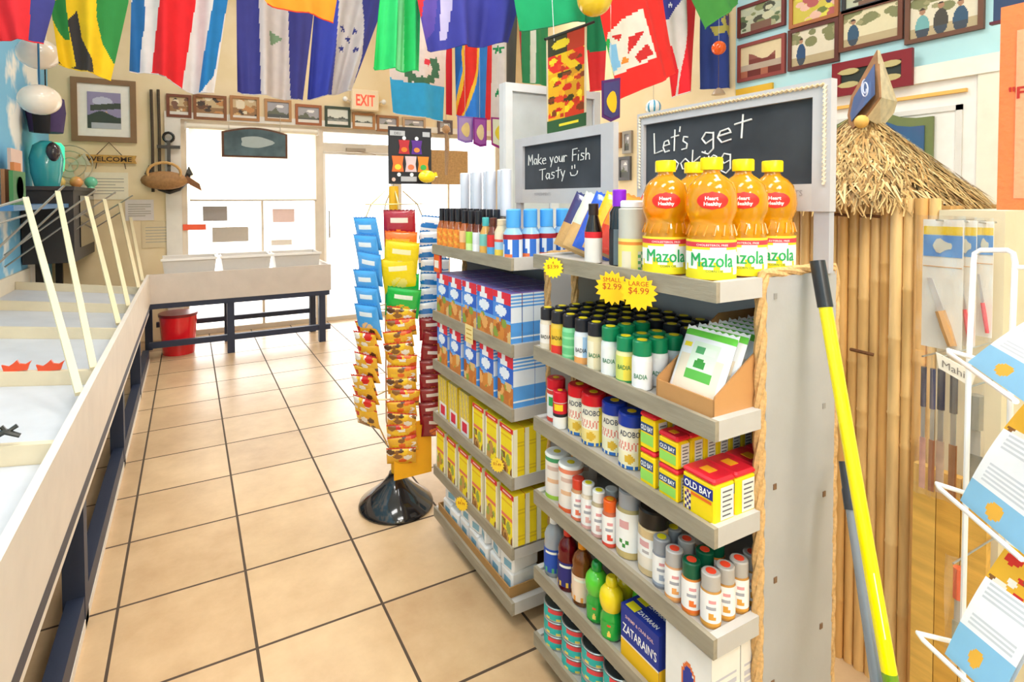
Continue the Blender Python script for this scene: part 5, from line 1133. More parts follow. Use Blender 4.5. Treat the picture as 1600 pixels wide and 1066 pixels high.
flag('blue, white and red striped flag with ragged bottom edge', 4.3, [(204, 0), (356, 0), (334, 146), (202, 112)], 'DCD4D0',
     [(R4(200, 226, 196, 216, 0, 120) , '2466A0'), ([(200, -400), (226, -400), (226, 40), (208, 118), (190, 118), (206, 60)], '2466A0'), ([(250, -400), (308, -400), (306, 0), (282, 150), (232, 150), (250, 0)], 'E01C24'), ([(333, -400), (380, -400), (356, 0), (334, 120), (310, 150), (316, 100), (334, 0)], '1E78B8')], 3, .06, wav=.03)
flag('navy, white and navy flag with a small triangle emblem', 4.3, [(370, 0), (492, 0), (472, 158), (371, 144)], 'D4C8C4',
     [([(420, 48), (443, 60), (422, 72)], '7E9A78'), ([(424, 53), (436, 60), (425, 67)], 'C8C8A0'), ([(360, -400), (404, -400), (404, 0), (407, 160), (360, 160)], '3C3C88'), ([(450, -400), (520, -400), (500, 0), (480, 170), (454, 170), (452, 20)], '3C3C88')], 3, .05)
def st5(x, y, r): return [(x+r*(1 if k % 2 == 0 else .42)*math.sin(PI*k/5), y-r*(1 if k % 2 == 0 else .42)*math.cos(PI*k/5)) for k in range(10)]
flag('blue, white and blue flag with five blue stars', 4.34, [(494, 0), (602, 0), (548, 142), (480, 156)], 'D2C8C8',
     [(st5(536, 45, 6), '3A3C86'), (st5(556, 47, 6), '3A3C86'), (st5(545, 61, 6), '3A3C86'), (st5(534, 76, 6), '3A3C86'), (st5(555, 78, 6), '3A3C86'),
      ([(440, -400), (530, -400), (528, 0), (524, 60), (518, 165), (440, 170)], '3A46B0'), ([(568, -400), (640, -400), (604, 0), (560, 150), (546, 150), (564, 90), (568, 30)], '3A3C88')], 3, .05, nu=80, nv=80)
flag('orange flag with a red hem hanging near the ceiling in front', 3.3, [(404, -14), (530, -14), (522, 34), (418, 6)], 'F8901C', [], 2, .03, hem='F04020', ext=.5)
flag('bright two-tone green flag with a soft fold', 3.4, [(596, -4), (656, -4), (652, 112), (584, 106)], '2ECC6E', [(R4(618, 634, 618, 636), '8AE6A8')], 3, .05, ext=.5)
flag('long deep blue flag with a white emblem hanging over the middle', 3.2, [(656, -4), (812, -4), (790, 68), (668, 78)], '3A3C98', [([(690, -10), (706, -10), (700, 60), (690, 62)], 'BDB4D8'), ([(654, -60), (672, -60), (664, 24), (654, 26)], 'D82832'), ([(662, -10), (686, -10), (682, 46), (664, 70)], '5A46A0')], 3, .06, ext=.5)
flag('white and light blue flag with a green wreath', 5.2, [(606, 60), (700, 66), (694, 190), (614, 176)], 'D8C8BC',
     [([(590, 112), (620, 124), (660, 132), (712, 136), (712, 220), (590, 220)], '2E9CC8')]+[([(660+22*math.cos(t)-7, 108+20*math.sin(t)-5), (660+22*math.cos(t)+5, 108+20*math.sin(t)-7), (660+22*math.cos(t)+7, 108+20*math.sin(t)+5), (660+22*math.cos(t)-5, 108+20*math.sin(t)+7)], '3E6A4A') for t in [-.6+k*.5 for k in range(8)]]+[([(662, 92), (674, 96), (668, 104), (660, 100)], 'D83040')], 2, .04, ext=.95)
flag('narrow red pennant beside the light blue flag', 5.5, [(697, 130), (706, 130), (706, 180), (697, 178)], 'C81424', [], 1, .01, ext=1.2, nu=6, nv=12)
flag('blue flag with a red diagonal edged in yellow', 4.6, [(712, 55), (764, 62), (760, 186), (713, 180)], '2E7CD0',
     [([(741, 40), (747, 40), (742, 110), (728, 170), (718, 190), (712, 190), (724, 140), (728, 110), (726, 80), (733, 40)], 'E02818'), ([(728, 40), (752, 40), (747, 110), (733, 165), (722, 190), (706, 190), (718, 140), (724, 110), (722, 80)], 'F0B830'), ([(700, 30), (728, 30), (724, 90), (716, 130), (700, 150)], '1E5EA8')], 2, .03, ext=.8)
flag('red, white and black flag with green stars', 4.62, [(758, 40), (810, 40), (806, 184), (758, 188)], 'DCD2CC',
     [(st5(778, 78, 8), '1E8A50'), (st5(778, 146, 7), '1E8A50'), ([(740, -200), (770, -200), (770, 60), (768, 200), (740, 200)], 'E03034'), ([(792, -200), (830, -200), (830, 200), (787, 200), (790, 60)], '55504E')], 2, .03, ext=.9)
flag('dark green banner with one white stripe behind the tall panel', 4.5, [(812, 40), (858, 44), (856, 134), (816, 128)], '2F8A58', [(R4(829, 836), 'D8D8C8'), (R4(804, 816), 'A83440')], 2, .02, ext=.8)
flag('emerald green flag over the tall white panel', 2.9, [(806, -6), (946, -6), (936, 30), (812, 48)], '10A468', [], 2, .04, ext=.5, hem='0A7A50')
flag('green and red flag half hidden by the bright red one', 2.6, [(916, 30), (946, 30), (942, 140), (922, 142)], 'E8383A', [(R4(900, 960, 900, 960, -200, 79), '14905A')], 1, .02, ext=.75, nu=14)
flag('bright red flag with a white panel of colourful shapes', 2.35, [(938, -4), (1042, -4), (1062, 112), (968, 156)], 'F02A24',
     [([(998, 82), (1004, 70), (1012, 86), (1000, 98), (994, 88)], 'D02A2A'), ([(961, 56), (975, 50), (972, 62)], 'D02A2A'), ([(985, 55), (1000, 52), (994, 70), (984, 84)], 'D02A2A'), ([(978, 88), (986, 90), (984, 98), (976, 98)], 'E88A30'), ([(960, 66), (968, 66), (972, 86), (976, 102), (966, 112), (958, 92)], '88C0E8'), ([(956, 58), (961, 60), (956, 90), (964, 116), (956, 126), (940, 108), (944, 74)], '28A84A'),
      ([(974, 30), (996, 16), (1016, 92), (1000, 102), (966, 116), (952, 96), (956, 50)], 'E6DED0')], 2, .04, ext=.5, nu=90, nv=90)
flag('red and white striped flag with a blue corner and star', 2.75, [(1034, -4), (1092, -4), (1084, 140), (1052, 152)], 'DDD2CE',
     [(st5(1049, 7, 5), 'E8E4F0'), ([(1030, -200), (1064, -200), (1062, 0), (1048, 28), (1030, 30)], '3A3C90'), ([(1072, -200), (1120, -200), (1100, 60), (1090, 180), (1060, 180), (1066, 80), (1072, 0)], 'E4202C'), ([(1030, 60), (1052, 70), (1062, 110), (1058, 160), (1030, 160)], 'E4202C')], 2, .03, ext=.5)
flag('mid green flag corner above the dark blue flag', 2.4, [(1080, -6), (1158, -6), (1156, 4), (1102, 45)], '4C9A46', [], 2, .02, ext=.45)
flag('dark blue flag with a yellow sun crest and white stars', 3.0, [(1098, -4), (1160, -4), (1154, 138), (1094, 138)], '2C4290',
     [(st5(1144, 79, 4), 'C8CCE8'), (st5(1147, 98, 5), 'DDE0F0'), (st5(1142, 110, 5), 'DDE0F0'), (st5(1150, 116, 4), 'C8CCE8'), ([(1128, 26), (1142, 22), (1150, 32), (1146, 40), (1130, 40)], '54407A'), ([(1145, 12), (1160, 10), (1160, 40), (1150, 50), (1156, 66), (1146, 60), (1144, 52), (1134, 58), (1130, 50), (1118, 56), (1114, 46), (1110, 40), (1126, 40), (1124, 30)], 'B8AE5A')], 2, .03, ext=.5, nu=60, nv=80)
# flag lines strung from wall to wall
for y, z_, lb in [(4.3, 3.43, 'thin cord carrying the far row of flags'), (3.25, 3.1, 'thin cord carrying the middle row of flags'), (2.5, 2.82, 'thin cord carrying the nearest row of flags'), (5.2, 3.55, 'thin cord carrying the light blue flag near the door')]:
    b = MB(); b.tube([(XL+.002, 0, 0), (1.3, 0, -.03), (XR-.002, 0, 0)], .003, 'D8D0C0', ROPE, 5); tag(b.build('flag_line', loc=(0, y, z_)), lb, 'cord')
# ---- tall food poster banner
_R = random.Random(4); _PB = [(_R.uniform(.1, .9), _R.uniform(.16, .8), _R.uniform(.05, .13), _R.uniform(.018, .04), _R.choice(['E8B418', 'C42018', 'F0D028', '7A3A18', 'D8401E', 'B8341C', '3A3A1A', 'E89A20'])) for _ in range(46)]
def poster(u, v):
    if v < .13: return 'E8D838' if .3 < u < .8 and .05 < v < .075 else '2F5A38'
    if u < .04 or u > .95: return 'D8C8A8'
    if .84 < v and (u-.35)**2/.05+(v-.90)**2/.0022 < 1: return 'E8D030'
    if v > .80: return '3A3A26' if u < .5 else 'B83A24'
    for x, y, a_, b_, c in _PB:
        if (u-x)**2/a_**2+(v-y)**2/b_**2 < 1: return c
    if .62 < v: return 'D82A1E' if (u+v*2) % .7 < .4 else 'E8C020'
    return 'E0A818' if u < .45 else ('C8901A' if v > .3 else 'C83A20')
TLp = at(856, 68, y=2.45); BRp = at(916, 206, y=2.45)
o = flag('tall vertical food poster in red, yellow and green above the blackboard', 2.45, [(854, 62), (917, 38), (916, 196), (855, 210)], 'E8C020', [], 1, .003, ext=.0, nu=2, nv=2, name='food_poster', cat='poster')
for ch in o.children: bpy.data.objects.remove(ch)
PQ = [at(px, py, y=2.45) for px, py in [(854, 62), (917, 38), (916, 196), (855, 210)]]
b = MB(); b.M = Matrix.Translation(-Vector(o.location)); b.sheet(lambda u, v: tuple(PQ[3].lerp(PQ[2], u).lerp(PQ[0].lerp(PQ[1], u), v)), 34, 76, poster, PAPER, False); 
b.sheet(lambda u, v: tuple(PQ[3].lerp(PQ[2], u).lerp(PQ[0].lerp(PQ[1], u), v)+Vector((0, .004, 0))), 1, 1, 'F0E8D8', PAPER, False); b.build('print', o)
b = MB(); b.M = Matrix.Translation(-Vector(o.location)); b.tube([PQ[0]+Vector((-.01, 0, 0)), PQ[1]+Vector((.05, 0, .02))], .008, '2A2A2A', PLASTIC, 8); b.build('top_rod', o)
b = MB(); b.M = Matrix.Translation(-Vector(o.location)); b.tube([PQ[0]+Vector((.05, 0, 0)), PQ[0]+Vector((.05, 0, 0))+Vector((0, .05, 2.82-PQ[0].z))], .002, 'D0D0D0', METAL, 4); b.build('hanging_wire', o)
# ---- small pennants
def pennant(px, py0, py1, w_, y, edge, inner, blob, lb, skew=0):
    a = at(px, py0, y=y); c = at(px, py1, y=y); Hh = a.z-c.z
    r = empty('pennant', a); tag(r, lb, 'pennant')
    pl = [(-w_/2, 0), (w_/2, skew), (w_/2*.96, -Hh+skew*.6), (0, -Hh*1.04), (-w_/2*.96, -Hh*.94)]
    b = MB(); b.prism(pl, .003, lambda x, q, dd: (x, dd, q), edge, CLOTH); b.build('border', r)
    b = MB(); b.prism([(x*.82, -.06*Hh+q*.86) for x, q in pl], .002, lambda x, q, dd: (x, dd-.003, q), inner, CLOTH); b.prism([(w_*.27*math.cos(t)+.0, -Hh*.52+Hh*.27*math.sin(t)+w_*.08*math.sin(2*t)) for t in [2*PI*k/14 for k in range(14)]], .002, lambda x, q, dd: (x, dd-.006, q), blob, CLOTH); b.build('printed_fruit', r)
    b = MB(); b.tube([(0, .005, 0), (0, .005, CEIL-a.z)], .0015, 'C8C0B0', METAL, 4); b.build('thread', r)
pennant(727, 182, 222, .16, 4.45, '9A78C8', 'B89AD0', 'F4D890', 'lilac pennant with a pale oval, left of the hanging trio')
pennant(750, 184, 228, .14, 4.4, '8A2A8C', 'A858B0', 'F0D8A8', 'purple pennant with a pale oval, middle of the hanging trio')
pennant(780, 184, 230, .17, 4.35, '9A2A80', 'E4E8D0', 'E8D038', 'pale pennant with a yellow fruit and magenta border')
pennant(955, 128, 188, .13, 2.3, '5A2A6A', '4A4278', 'F4C020', 'navy pennant with a large yellow fruit beside the food poster', .03)
# ---- lanterns
def lantern(px, py, y, rr, c, lb, z1=3.9, mt=GLOSS, c2=None, tail=0):
    a = at(px, py, y=y); r = empty('paper_lantern', a); tag(r, lb, 'lantern')
    b = MB(); b.ball((0, 0, 0), rr, c if c2 is None else (lambda u, v: c if (u*8) % 1 < .5 else c2), mt, 24, 14); b.build('shade', r)
    b = MB(); b.tube([(0, 0, rr*.98), (0, 0, z1-a.z)], .002, '8A8A8A', METAL, 4); b.build('cord', r)
    if tail: b = MB(); b.tube([(0, 0, -rr*.98), (0, 0, -tail)], .003, '5A4A4A', ROPE, 4); b.lathe([(.05, -tail-.05), (.035, -tail-.02), (.01, -tail)], 'A89078', PLASTIC, 12); b.build('tassel', r)
    return r
lantern(929, -2, 2.2, .088, 'F6CC30', 'round yellow lantern cut off by the top picture edge', 2.9)
lantern(1123, 75, 2.85, .052, 'F2601A', 'small round orange lantern in front of the dark blue flag', 3.9, tail=.30)
lantern(1021, 168, 3.0, .058, '3E9CC0', 'blue and white striped lantern below the red flag', 3.9, c2='E8F0F0')
# ================================================================== TALL WHITE CABINET
a = at(790, 128, y=2.95); c = at(938, 140, y=2.95)
r = empty('tall_panel', ((a.x+c.x)/2, 3.2, 0)); tag(r, 'tall pale grey framed panel standing behind the smaller blackboard', 'panel')
W = (c.x-a.x)/2; Hh = a.z
b = MB(); b.box((-W, -.22, 0), (W, -.17, Hh), 'DADCDE', PAINT); b.build('panel_body', r)
b = MB()
for q in [(-W, 0, -W+.05, Hh), (W-.05, 0, W, Hh), (-W+.05, Hh-.05, W-.05, Hh), (-.03, .0, .03, Hh-.05)]: b.box((q[0], -.25, q[1]), (q[2], -.2205, q[3]), 'E4E6E8', PAINT)
b.build('face_frame', r)
for s_ in (-1, 1): b = MB(); b.box((min(s_*.035, s_*(W-.055)), -.232, .06), (max(s_*.035, s_*(W-.055)), -.2206, Hh-.06), 'D4DADC', PAINT); b.build('door_panel', r)
# burlap board in the far window
a = at(672, 288, y=YB-.05); c = at(733, 236, y=YB-.05)
b = MB(); b.box((-(c.x-a.x)/2, -.008, 0), ((c.x-a.x)/2, .008, c.z-a.z), 'C09A68', TIMBER); tag(b.build('burlap_board', loc=((a.x+c.x)/2, YB-.008, a.z)), 'brown burlap-covered board in the window right of the snack sign', 'board')
a = at(697, 205, y=YB-.3); b = MB(); b.tube([(0, 0, 0), (.01, 0, -.2), (0, 0, -.52)], [.02, .03, .018], 'B89878', ROPE, 8); b.tube([(0, 0, .02), (0, 0, CEIL-a.z)], .002, 'A0A0A0', METAL, 4); b.ball((0, 0, .02), .05, 'C8A078', ROPE, 10, 6); tag(b.build('rope_tassel', loc=a), 'tan rope ornament hanging in front of the right window', 'ornament')
# ================================================================== BAMBOO HUT
hut = empty('tiki_hut', (1.95, .85, 0)); tag(hut, 'bamboo-fronted hut with a shaggy thatched roof behind the nearer rack', 'hut')
HX = 1.72; y0h, y1h = .70, 1.28
b = MB(); b.box((HX+.05-1.95, y0h-.85, 0), (HX+.5-1.95, y1h-.85, 1.36), 'C89858', TIMBER); b.build('inner_wall', hut)
R = random.Random(3); y = y0h-.0; k = 0
while y < y1h and k < 80:
    rr = R.uniform(.0115, .0165); yc = y+rr
    b = MB(); x_ = HX+R.uniform(-.006, .006)-1.95
    cuts = sorted([R.uniform(.05, 1.3) for _ in range(4)]); prof = [(rr*.97, 0)]
    for cz in cuts: prof += [(rr, cz-.006), (rr*1.12, cz), (rr, cz+.006)]
    prof += [(rr, 1.38)]
    prof = [(p[0], p[1]) for p in sorted(prof, key=lambda q: q[1])]
    b.lathe(prof, R.choice(['F6CC88', 'F0C07A', 'FAD494', 'F3C682', 'E8B46C']), BAMBOO, 12, (x_, yc-.85, 0)); b.build('bamboo_pole', hut); y += rr*2-.001; k += 1
for (px, py, w_) in [(1312, 336, .05), (1360, 338, .05), (1347, 550, .06), (1290, 440, .01)]:
    a = at(px, py, x=HX-.024); b = MB(); b.tube([(a.x-1.95, a.y-.85+w_/2, a.z), (a.x-1.96, a.y-.85, a.z+.002), (a.x-1.95, a.y-.85-w_/2, a.z-.001)], .005, '7A5030', ROPE, 6); b.build('lashing', hut)
# lower plank panel at the near corner
b = MB()
for k in range(3):
    ya_ = .57+.05*k; b.box((HX-.075-1.95, ya_-.85, 0), (HX-.052-1.95, ya_+.048-.85, .70), ['E0AE50', 'D9A548', 'E6B85C', 'C89040', 'DDA94C'][k % 5], TIMBER)
b.build('plank_panel', hut)
b = MB(); b.box((HX-.012-1.95, .57-.85, 0), (HX+.35-1.95, .699-.85, 1.35), 'E2D6B6', PAINT); b.build('side_panel', hut)
# thatch: a ragged cone of many straw blades (uncountable, one part)
b = MB(); AP = Vector((1.93-1.95, 1.0-.85, 1.645)); R = random.Random(8)
RX, RY, ZE = .31, .29, 1.37
b.lathe([(.98, 0), (.48, .5), (.05, .96)], '8A6A3E', STRAW, 28); 
b.v = [((p[0]*RX*.9+AP.x), (p[1]*RY*.9+AP.y), ZE+.01+p[2]*(AP.z-ZE-.03)) for p in b.v]
for k in range(9500):
    t = R.uniform(.0, 1)**.7; a_ = R.uniform(0, 2*PI); 
    rad_ = lambda q: (math.cos(a_)*RX*q, math.sin(a_)*RY*q)
    z_ = AP.z-(AP.z-ZE)*t+R.uniform(-.004, .022); x0, y0 = rad_(t); ln = R.uniform(.035, .075); t2 = t+ln/.42
    dz = -(AP.z-ZE)*(t2-t)-R.uniform(-.006, .016); aj = a_+R.uniform(-.12, .12)/(t+.25); x1, y1 = math.cos(aj)*RX*t2, math.sin(aj)*RY*t2
    w_ = R.uniform(.0018, .0042); px_, py_ = -math.sin(a_)*w_, math.cos(a_)*w_; c = R.choice(['C8A468', 'B8935A', 'D8B87C', 'A07C48', 'E0C690', '8E6C40', 'C89A5C', 'CFAE74'])
    p0 = AP+Vector((x0, y0, 0)); z0_ = z_
    b.add([(p0.x-px_, p0.y-py_, z0_+.006), (p0.x+px_, p0.y+py_, z0_+.006), (AP.x+x1+px_*.4, AP.y+y1+py_*.4, z0_+dz+.006), (AP.x+x1-px_*.4, AP.y+y1-py_*.4, z0_+dz+.006)], [(0, 1, 2, 3)], srgb(c), STRAW)
o = b.build('thatched_roof', hut); o['kind'] = 'stuff'
# double-sided sign board on the roof
sg_ = empty('roof_sign', (0, 0, 0)); tag(sg_, 'wooden A-shaped sign with a blue face propped on the thatched roof', 'sign')
def quadpx(pts, xs, name, col, mt, th=(.012, 0, 0), fn=None):
    P = [at(px, py, x=x) for (px, py), x in zip(pts, xs)]; b = MB(); d_ = Vector(th)
    v = [tuple(p) for p in P]+[tuple(p+d_) for p in P]; n = len(P)
    b.add(v, [tuple(range(n)), tuple(range(2*n-1, n-1, -1))]+[(i, (i+1) % n, (i+1) % n+n, i+n) for i in range(n)], srgb(col), mt); b.build(name, sg_)
quadpx([(1370, 78), (1374, 152), (1352, 182), (1328, 205), (1324, 180), (1330, 150)], [1.86, 1.82, 1.82, 1.86, 1.88, 1.88], 'wooden_frame', 'A87850', TIMBER)
quadpx([(1366, 100), (1366, 148), (1346, 170), (1330, 190), (1328, 178), (1334, 152)], [1.851, 1.812, 1.812, 1.852, 1.872, 1.872], 'blue_face', '4A6490', PAINT, (.004, 0, 0))
quadpx([(1371, 78), (1399, 158), (1394, 176), (1376, 198), (1352, 184), (1375, 152)], [1.861, 1.98, 1.98, 1.93, 1.83, 1.83], 'back_board', 'DCC8A4', TIMBER)
b = MB(); a = at(1346, 190, x=1.81); b.ball(tuple(a), .02, 'E8B45A', PAPER, 10, 6); b.build('shell_knob', sg_)
b = MB(); P_ = []
for k in range(22): t = k*.52; q = at(1348+7*math.cos(t)*(.4+.03*k)*.8, 138+18*math.sin(t)*(.4+.03*k)*.8, x=1.79); P_.append(tuple(q))
# keep the chalked emblem on the blue face
b.tube([(p[0]+.012, p[1], p[2]) for p in P_], .0022, 'C8CCE0', PAPER, 4); b.build('painted_emblem', sg_)
# ================================================================== KNIFE PACKS ON PEGS
def knife_pack(px0, px1, py0, py1, x, lb, hc, blade, top2, tiltz=0, back=1):
    a = at(px0, py0, x=x); c = at(px1, py0, x=x); e = at(px0, py1, x=x); W = abs(a.y-c.y); Hh = a.z-e.z
    r = empty('knife_pack', ((x), (a.y+c.y)/2, a.z)); tag(r, lb, 'knife pack', None)
    P = lambda y_, z_, d_: (-d_, -y_, z_)
    b = MB(); b.box((0, -W*.42, -Hh*.97), (.0015, W*.42, -Hh*.03), 'F2EEE4', PAPER); b.build('backing_card', r)
    b = MB(); b.box((-.001, -W*.40, -Hh*.14), (-.0002, W*.40, -Hh*.08), 'F4D020', PAPER); b.box((-.001, -W*.40, -Hh*.30), (-.0002, W*.40, -Hh*.145), '4A94DC', PAPER)
    b.prism([(W*.2*math.cos(t), -Hh*.22+Hh*.045*math.sin(t)*(1+.4*math.cos(3*t))) for t in [2*PI*k/14 for k in range(14)]], .0006, lambda y_, z_, d_: P(y_, z_, .0012+d_), 'D8D8C8', PAPER)
    b.box((-.001, -W*.40, -Hh*.375), (-.0002, W*.40, -Hh*.37), 'E8A850', PAPER); b.build('printed_header', r)
    b = MB(); b.prism([(-W*.3, -Hh*.46), (-W*.18, -Hh*.46), (W*.08, -Hh*.68), (-W*.04, -Hh*.71)], .002, lambda y_, z_, d_: P(y_, z_, .004+d_), blade, METAL); b.build('blade', r)
    b = MB(); b.tube([P(.0, -Hh*.69, .006), P(W*.12, -Hh*.80, .006), P(W*.26, -Hh*.93, .006)], [W*.11, W*.12, W*.10], hc, GLOSS, 8); b.build('handle', r)
    b = MB(); b.sheet(lambda u, v: P(-W/2+W*u, -Hh*v, .011+.004*math.sin(u*9)*math.sin(v*14)), 8, 16, 'F0F0F0', FILM); 
    b.build('clear_sleeve', r)
    b = MB(); b.tube([(.0, 0, -.012), (-.03, 0, -.010)], .0022, 'B8B0A8', METAL, 6); b.tube([(0, 0, -.012), (HX-.03-x, 0, -.012)], .0022, 'B8B0A8', METAL, 6); b.build('peg', r)
    return r
knife_pack(1437, 1513, 336, 545, 1.54, 'clear knife pack with a tan wooden handle, leftmost on the upper pegs', 'C89860', 'F4F4F8', 0)
knife_pack(1494, 1530, 338, 545, 1.60, 'knife pack with a red handle in the middle of the upper pegs', 'F04858', 'D8D8E0', 0)
knife_pack(1524, 1556, 340, 530, 1.635, 'knife pack with a red handle, rightmost on the upper pegs', 'F04858', 'D8D8E0', 0)
def tool_pack(px0, px1, py0, py1, x, lb, cols):
    a = at(px0, py0, x=x); c = at(px1, py0, x=x); e = at(px0, py1, x=x); W = abs(a.y-c.y); Hh = a.z-e.z
    r = empty('tool_pack', (x, (a.y+c.y)/2, a.z)); tag(r, lb, 'tool pack')
    n = len(cols)
    for k, (top, low) in enumerate(cols):
        y_ = W/2-W*(k+.5)/n; b = MB(); b.tube([(0, y_, -Hh*.12), (0, y_, -Hh*.40)], W/n*.32, top, GLOSS, 8); b.build('handle', r)
        b = MB(); b.box((-.002, y_-W/n*.3, -Hh*.98), (.002, y_+W/n*.3, -Hh*.62), low, TIMBER); b.box((-.001, y_-W/n*.22, -Hh*.62), (.001, y_+W/n*.22, -Hh*.40), 'C8CCCC', METAL); b.build('blade', r)
    b = MB(); b.sheet(lambda u, v: (-.02-.004*math.sin(u*8+v*6), W/2-W*u, -Hh*v), 8, 14, 'F0F0F0', FILM); b.build('clear_sleeve', r)
    b = MB(); b.tube([(-.03, 0, -.01), (HX-.03-x, 0, -.012)], .0022, 'B8B0A8', METAL, 6); b.build('peg', r)
    return r
tool_pack(1437, 1466, 545, 765, 1.57, 'clear sleeve of slim tools with dark blue tops, left of the lower pegs', [('343A58', 'D09A90'), ('44486A', 'A06848')])
tool_pack(1462, 1502, 548, 772, 1.59, 'clear sleeve of wooden-handled tools, middle of the lower pegs', [('2E3450', 'D8B8A0'), ('5A5A60', 'A86E40')])
tool_pack(1504, 1546, 590, 775, 1.56, 'clear sleeve holding a curved grey gadget on the right lower peg', [('8A8A80', '77776E')])
tool_pack(1484, 1516, 860, 1030, 1.5, 'long clear sleeve with an orange and navy top near the bottom right', [('F06030', 'A8A890')])
# ---- small price sign hanging by the tools
a = at(1490, 572, x=1.45); b = MB(); b.prism([(-.032, .022), (.038, -.006), (.03, -.036), (-.026, -.012)], .002, lambda y_, z_, d_: (d_, -y_, z_), 'F4ECDC', PAPER)
r = b.build('name_card', loc=a); tag(r, 'cream hanging card reading Mahi beside the tool sleeves', 'sign')
b = MB(); b.text('Mahi', .016, lambda p, q: (-.0012, -p*1.0-.0, q-.014-p*.35), '8A8078', PAPER); b.build('lettering', r)
b = MB(); b.tube([(0, .02, .015), (.05, .02, .016), (HX-.03-1.45, .02, .016)], .0015, 'C8C0B8', METAL, 5); b.build('peg', r)
# ================================================================== POLES LEANING ON THE RACK
p0 = at(1277, 408, y=.685); p1 = at(1392, 1066, y=.50); d_ = (p1-p0)/(p0.z-p1.z); foot = p0+d_*(p0.z-.02)
r = empty('yellow_pole', foot); tag(r, 'bright yellow broom pole with a black end cap leaning on the rack panel', 'pole')
v_ = p0-foot; b = MB(); b.tube([(0, 0, 0), tuple(v_*.93)], .0125, 'FFEE00', GLOSS, 16); b.build('shaft', r)
b = MB(); b.tube([tuple(v_*.925), tuple(v_*1.0)], .0145, '2A2C30', PLASTIC, 16); b.build('end_cap', r)
w0 = (p0.z-at(1384, 1000, y=.52).z)
tt = lambda zz_: v_*((zz_-foot.z)/(p0.z-foot.z)); vd = Vector((-.9, -.43, 0)).normalized()
b = MB(); A_ = tt(.60)+vd*.0128+Vector((.004, 0, 0)); B_ = tt(.70)+vd*.0128+Vector((.004, 0, 0)); b.bar(tuple(A_), tuple(B_), .008, .004, 'E8ECE4', PAPER); b.build('sticker', r)
b = MB(); b.tube([tuple(tt(.30)), tuple(tt(.545))], .0128, '6E9A20', GLOSS, 16); b.build('green_wrap', r)
p0 = at(1321, 722, y=.655); p1 = at(1372, 1066, y=.53); d_ = (p1-p0)/(p0.z-p1.z); foot = p0+d_*(p0.z-.02)
r = empty('grey_pole', foot); tag(r, 'shorter grey pole with a dark collar beside the yellow pole', 'pole')
v_ = p0-foot; b = MB(); b.tube([(0, 0, 0), tuple(v_*.9)], .0125, '8A9098', GLOSS, 16); b.build('shaft', r)
b = MB(); b.tube([tuple(v_*.9), tuple(v_*.94), tuple(v_*.945), tuple(v_)], [.0145, .0145, .013, .0125], '3A3C42', PLASTIC, 16); b.build('collar', r)
# ================================================================== BROCHURE RACK (front right)
br = empty('brochure_rack', (1.25, .30, 0)); tag(br, 'white wire brochure rack standing at the right edge', 'brochure rack')
WT_ = 'F8F8FA'; BO = Vector((1.25, .30, 0))
def wire(pts, rr=.0042, nm='wire'):
    b = MB(); b.tube([tuple(Vector(p)-BO) for p in pts], rr, WT_, GLOSS, 8); b.build(nm, br)
U0 = at(1525, 395, x=1.27); U1 = at(1585, 395, x=1.27); L0 = at(1500, 1010, x=1.27)
wire([at(1503, 1030, x=1.27), at(1514, 560, x=1.27), at(1521, 410, x=1.27), at(1523, 396, x=1.27), at(1532, 391, x=1.27), at(1574, 391, x=1.27), at(1583, 396, x=1.27), at(1586, 410, x=1.27), at(1580, 560, x=1.27), at(1570, 1060, x=1.27)], .0046, 'upright')
wire([at(1586, 418, x=1.27), at(1600, 418, x=1.27), at(1640, 418, x=1.27)], .004, 'crossbar')
wire([at(1503, 1030, x=1.27), Vector((1.27, .43, .0))], .0046, 'upright')
wire([at(1570, 1060, x=1.27), Vector((1.27, .37, .0))], .0046, 'upright')
b = MB(); b.box((1.12-BO.x, .12-BO.y, 0), (1.42-BO.x, .46-BO.y, .02), WT_, GLOSS); b.build('base', br)
_FOOD = mixf(41)
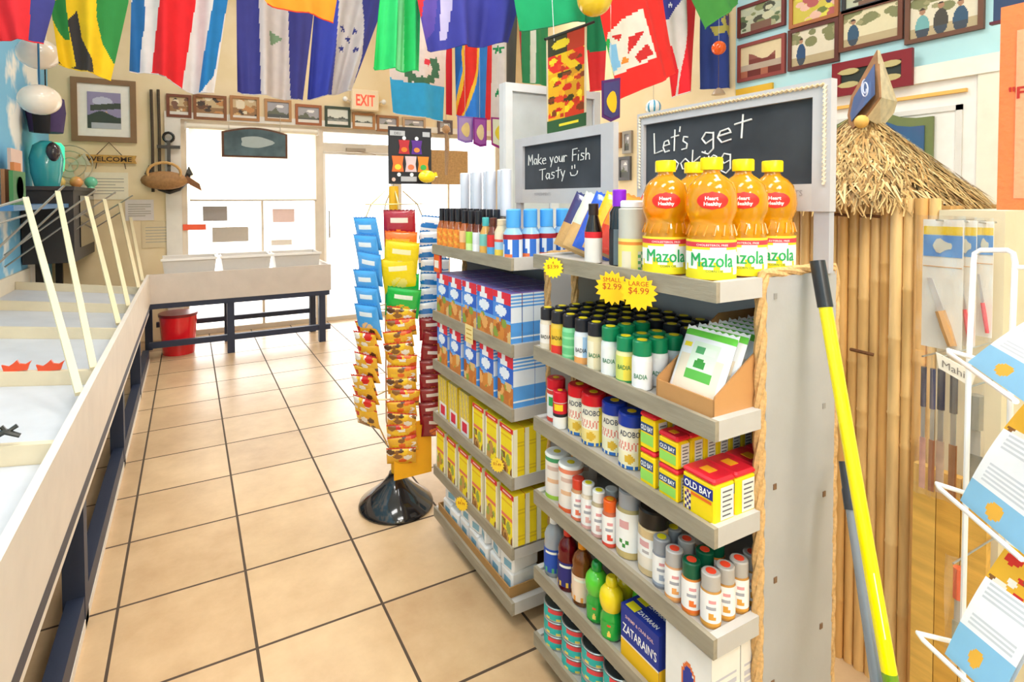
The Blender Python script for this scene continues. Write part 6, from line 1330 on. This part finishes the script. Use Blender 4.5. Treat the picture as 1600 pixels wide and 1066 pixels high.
def leaflet(lb, bl, br_, z_, tl, tr_, ztop_, band, pic=None, dpt=.0):
    "sheet spanned by the px of its corners at known heights"
    A_ = at(*bl, z=z_); B_ = at(*br_, z=z_); t_ = (B_-A_)
    n_ = Vector((t_.y, -t_.x, 0)).normalized()
    if n_.dot(Vector((1, .3, 0))) < 0: n_ = -n_
    # sheet leans back
    lean = n_*.10
    H_ = ztop_-z_; up_ = lean+Vector((0, 0, H_)); W_ = t_*1.0
    r = empty('brochure', A_); tag(r, lb, 'brochure')
    P = lambda u, v: tuple(W_*u+up_*v+n_*(.012*math.sin(v*PI*.9)*-1)+t_.normalized()*(.10*v*tl))
    def cf(u, v):
        if v < band: return '8CC4E8' if (u-.45)**2/.012+(v-band*.5)**2/.004 > 1 else 'F0B440'
        if pic and pic[0] < v < pic[1]: 
            return _FOOD(u, (v-pic[0])/(pic[1]-pic[0]))
        if v > .96: return 'F4F6FA'
        return 'D0D4DC' if (v*30) % 1 < .28 and .12 < u < .88 and band+.04 < v < .66 else 'F3F5FA'
    b = MB(); b.sheet(P, 36, 64, cf, PAPER); b.build('front_sheet', r)
    b = MB(); off = n_*.008; b.sheet(lambda u, v: tuple(Vector(P(u, v))+off), 6, 10, 'E8EEF4', PAPER); b.build('paper_stack', r)
    # wire pocket lip in front
    A2 = A_-n_*.02+Vector((0, 0, -.004)); B2 = B_-n_*.02+Vector((0, 0, -.004)); tn_ = t_.normalized()
    wire([A2-tn_*.03+n_*.06, A2-tn_*.032+Vector((0, 0, .015)), A2-tn_*.02+Vector((0, 0, .012)), B2+tn_*.02+Vector((0, 0, .012))], .0042, 'pocket_wire')
    wire([A_+n_*.02+Vector((0, 0, -.008)), B_+n_*.02+Vector((0, 0, -.008))], .004, 'pocket_wire')
    return r
leaflet('white recipe brochure with a blue band in the top pocket', (1512, 566), (1606, 632), 1.09, 1.35, 0, 1.25, .26)
leaflet('white recipe brochure with a food photo in the middle pocket', (1500, 782), (1606, 872), .85, .30, 0, 1.075, .20, (.62, .88))
leaflet('white recipe brochure with a food photo in the lowest pocket', (1476, 1022), (1560, 1100), .605, .30, 0, .84, .26, (.62, .88))
# orange sign above the brochures
a = at(1564, 12, x=1.25); c = at(1564, 328, x=1.25); r = empty('orange_poster', a); tag(r, 'bright orange poster with red writing cut by the right picture edge', 'poster')
Hh = a.z-c.z; b = MB(); b.box((0, -.30, -Hh), (.006, 0, 0), 'F47A38', FOIL); b.build('sheet', r)
b = MB(); b.box((-.001, -.30, -Hh+.02), (-.0002, -.022, -.045), 'F9A070', FOIL); b.text('"FRESH"', .02, lambda p, q: (-.0022, -p-.06, q-.16), 'B82A1A', PAPER, .02); b.build('lettering', r)
b = MB(); b.tube([(0.003, -.1, 0), (.003, -.1, .6)], .003, 'D0D0D0', METAL, 5); b.tube([(.003, -.1, .6), (.003, -.1, CEIL-a.z)], .003, 'D0D0D0', METAL, 5); b.build('hanging_wire', r)
a = at(1580, 6, x=1.6); b = MB(); b.box((0, -.25, -.03), (.012, .03, .3), '2E3C58', PAINT); b.box((-.002, -.25, -.036), (.012, .036, -.03), '5A1E28', PAINT); b.tube([(.006, -.1, .3), (.006, -.1, CEIL-a.z)], .003, 'D0D0D0', METAL, 5); tag(b.build('dark_poster', loc=a), 'dark blue poster edge behind the top of the orange poster', 'poster')
# maroon edged board low behind
b = MB(); a = at(1562, 332, x=2.6); c = at(1562, 348, x=2.6); b.box((0, -.5, c.z-a.z), (.03, 0, 0), '4A1626', PAINT); b.box((0.01, -.5, -.8), (.03, 0, c.z-a.z), '8CB8AC', PAINT); b.box((0.0, -.5, -a.z), (.03, 0, -.8), '8CB8AC', PAINT); tag(b.build('screen_panel', loc=a), 'grey-green standing panel with a maroon top behind the brochure rack', 'panel')
framed('framed_picture', (1541, 206, 1562, 256), XW, 'small dark frame beside the white door, near the orange poster', 'landscape', 91, '3A1A24', .03, nu=8, fn=lambda u, v: '2E1A26')
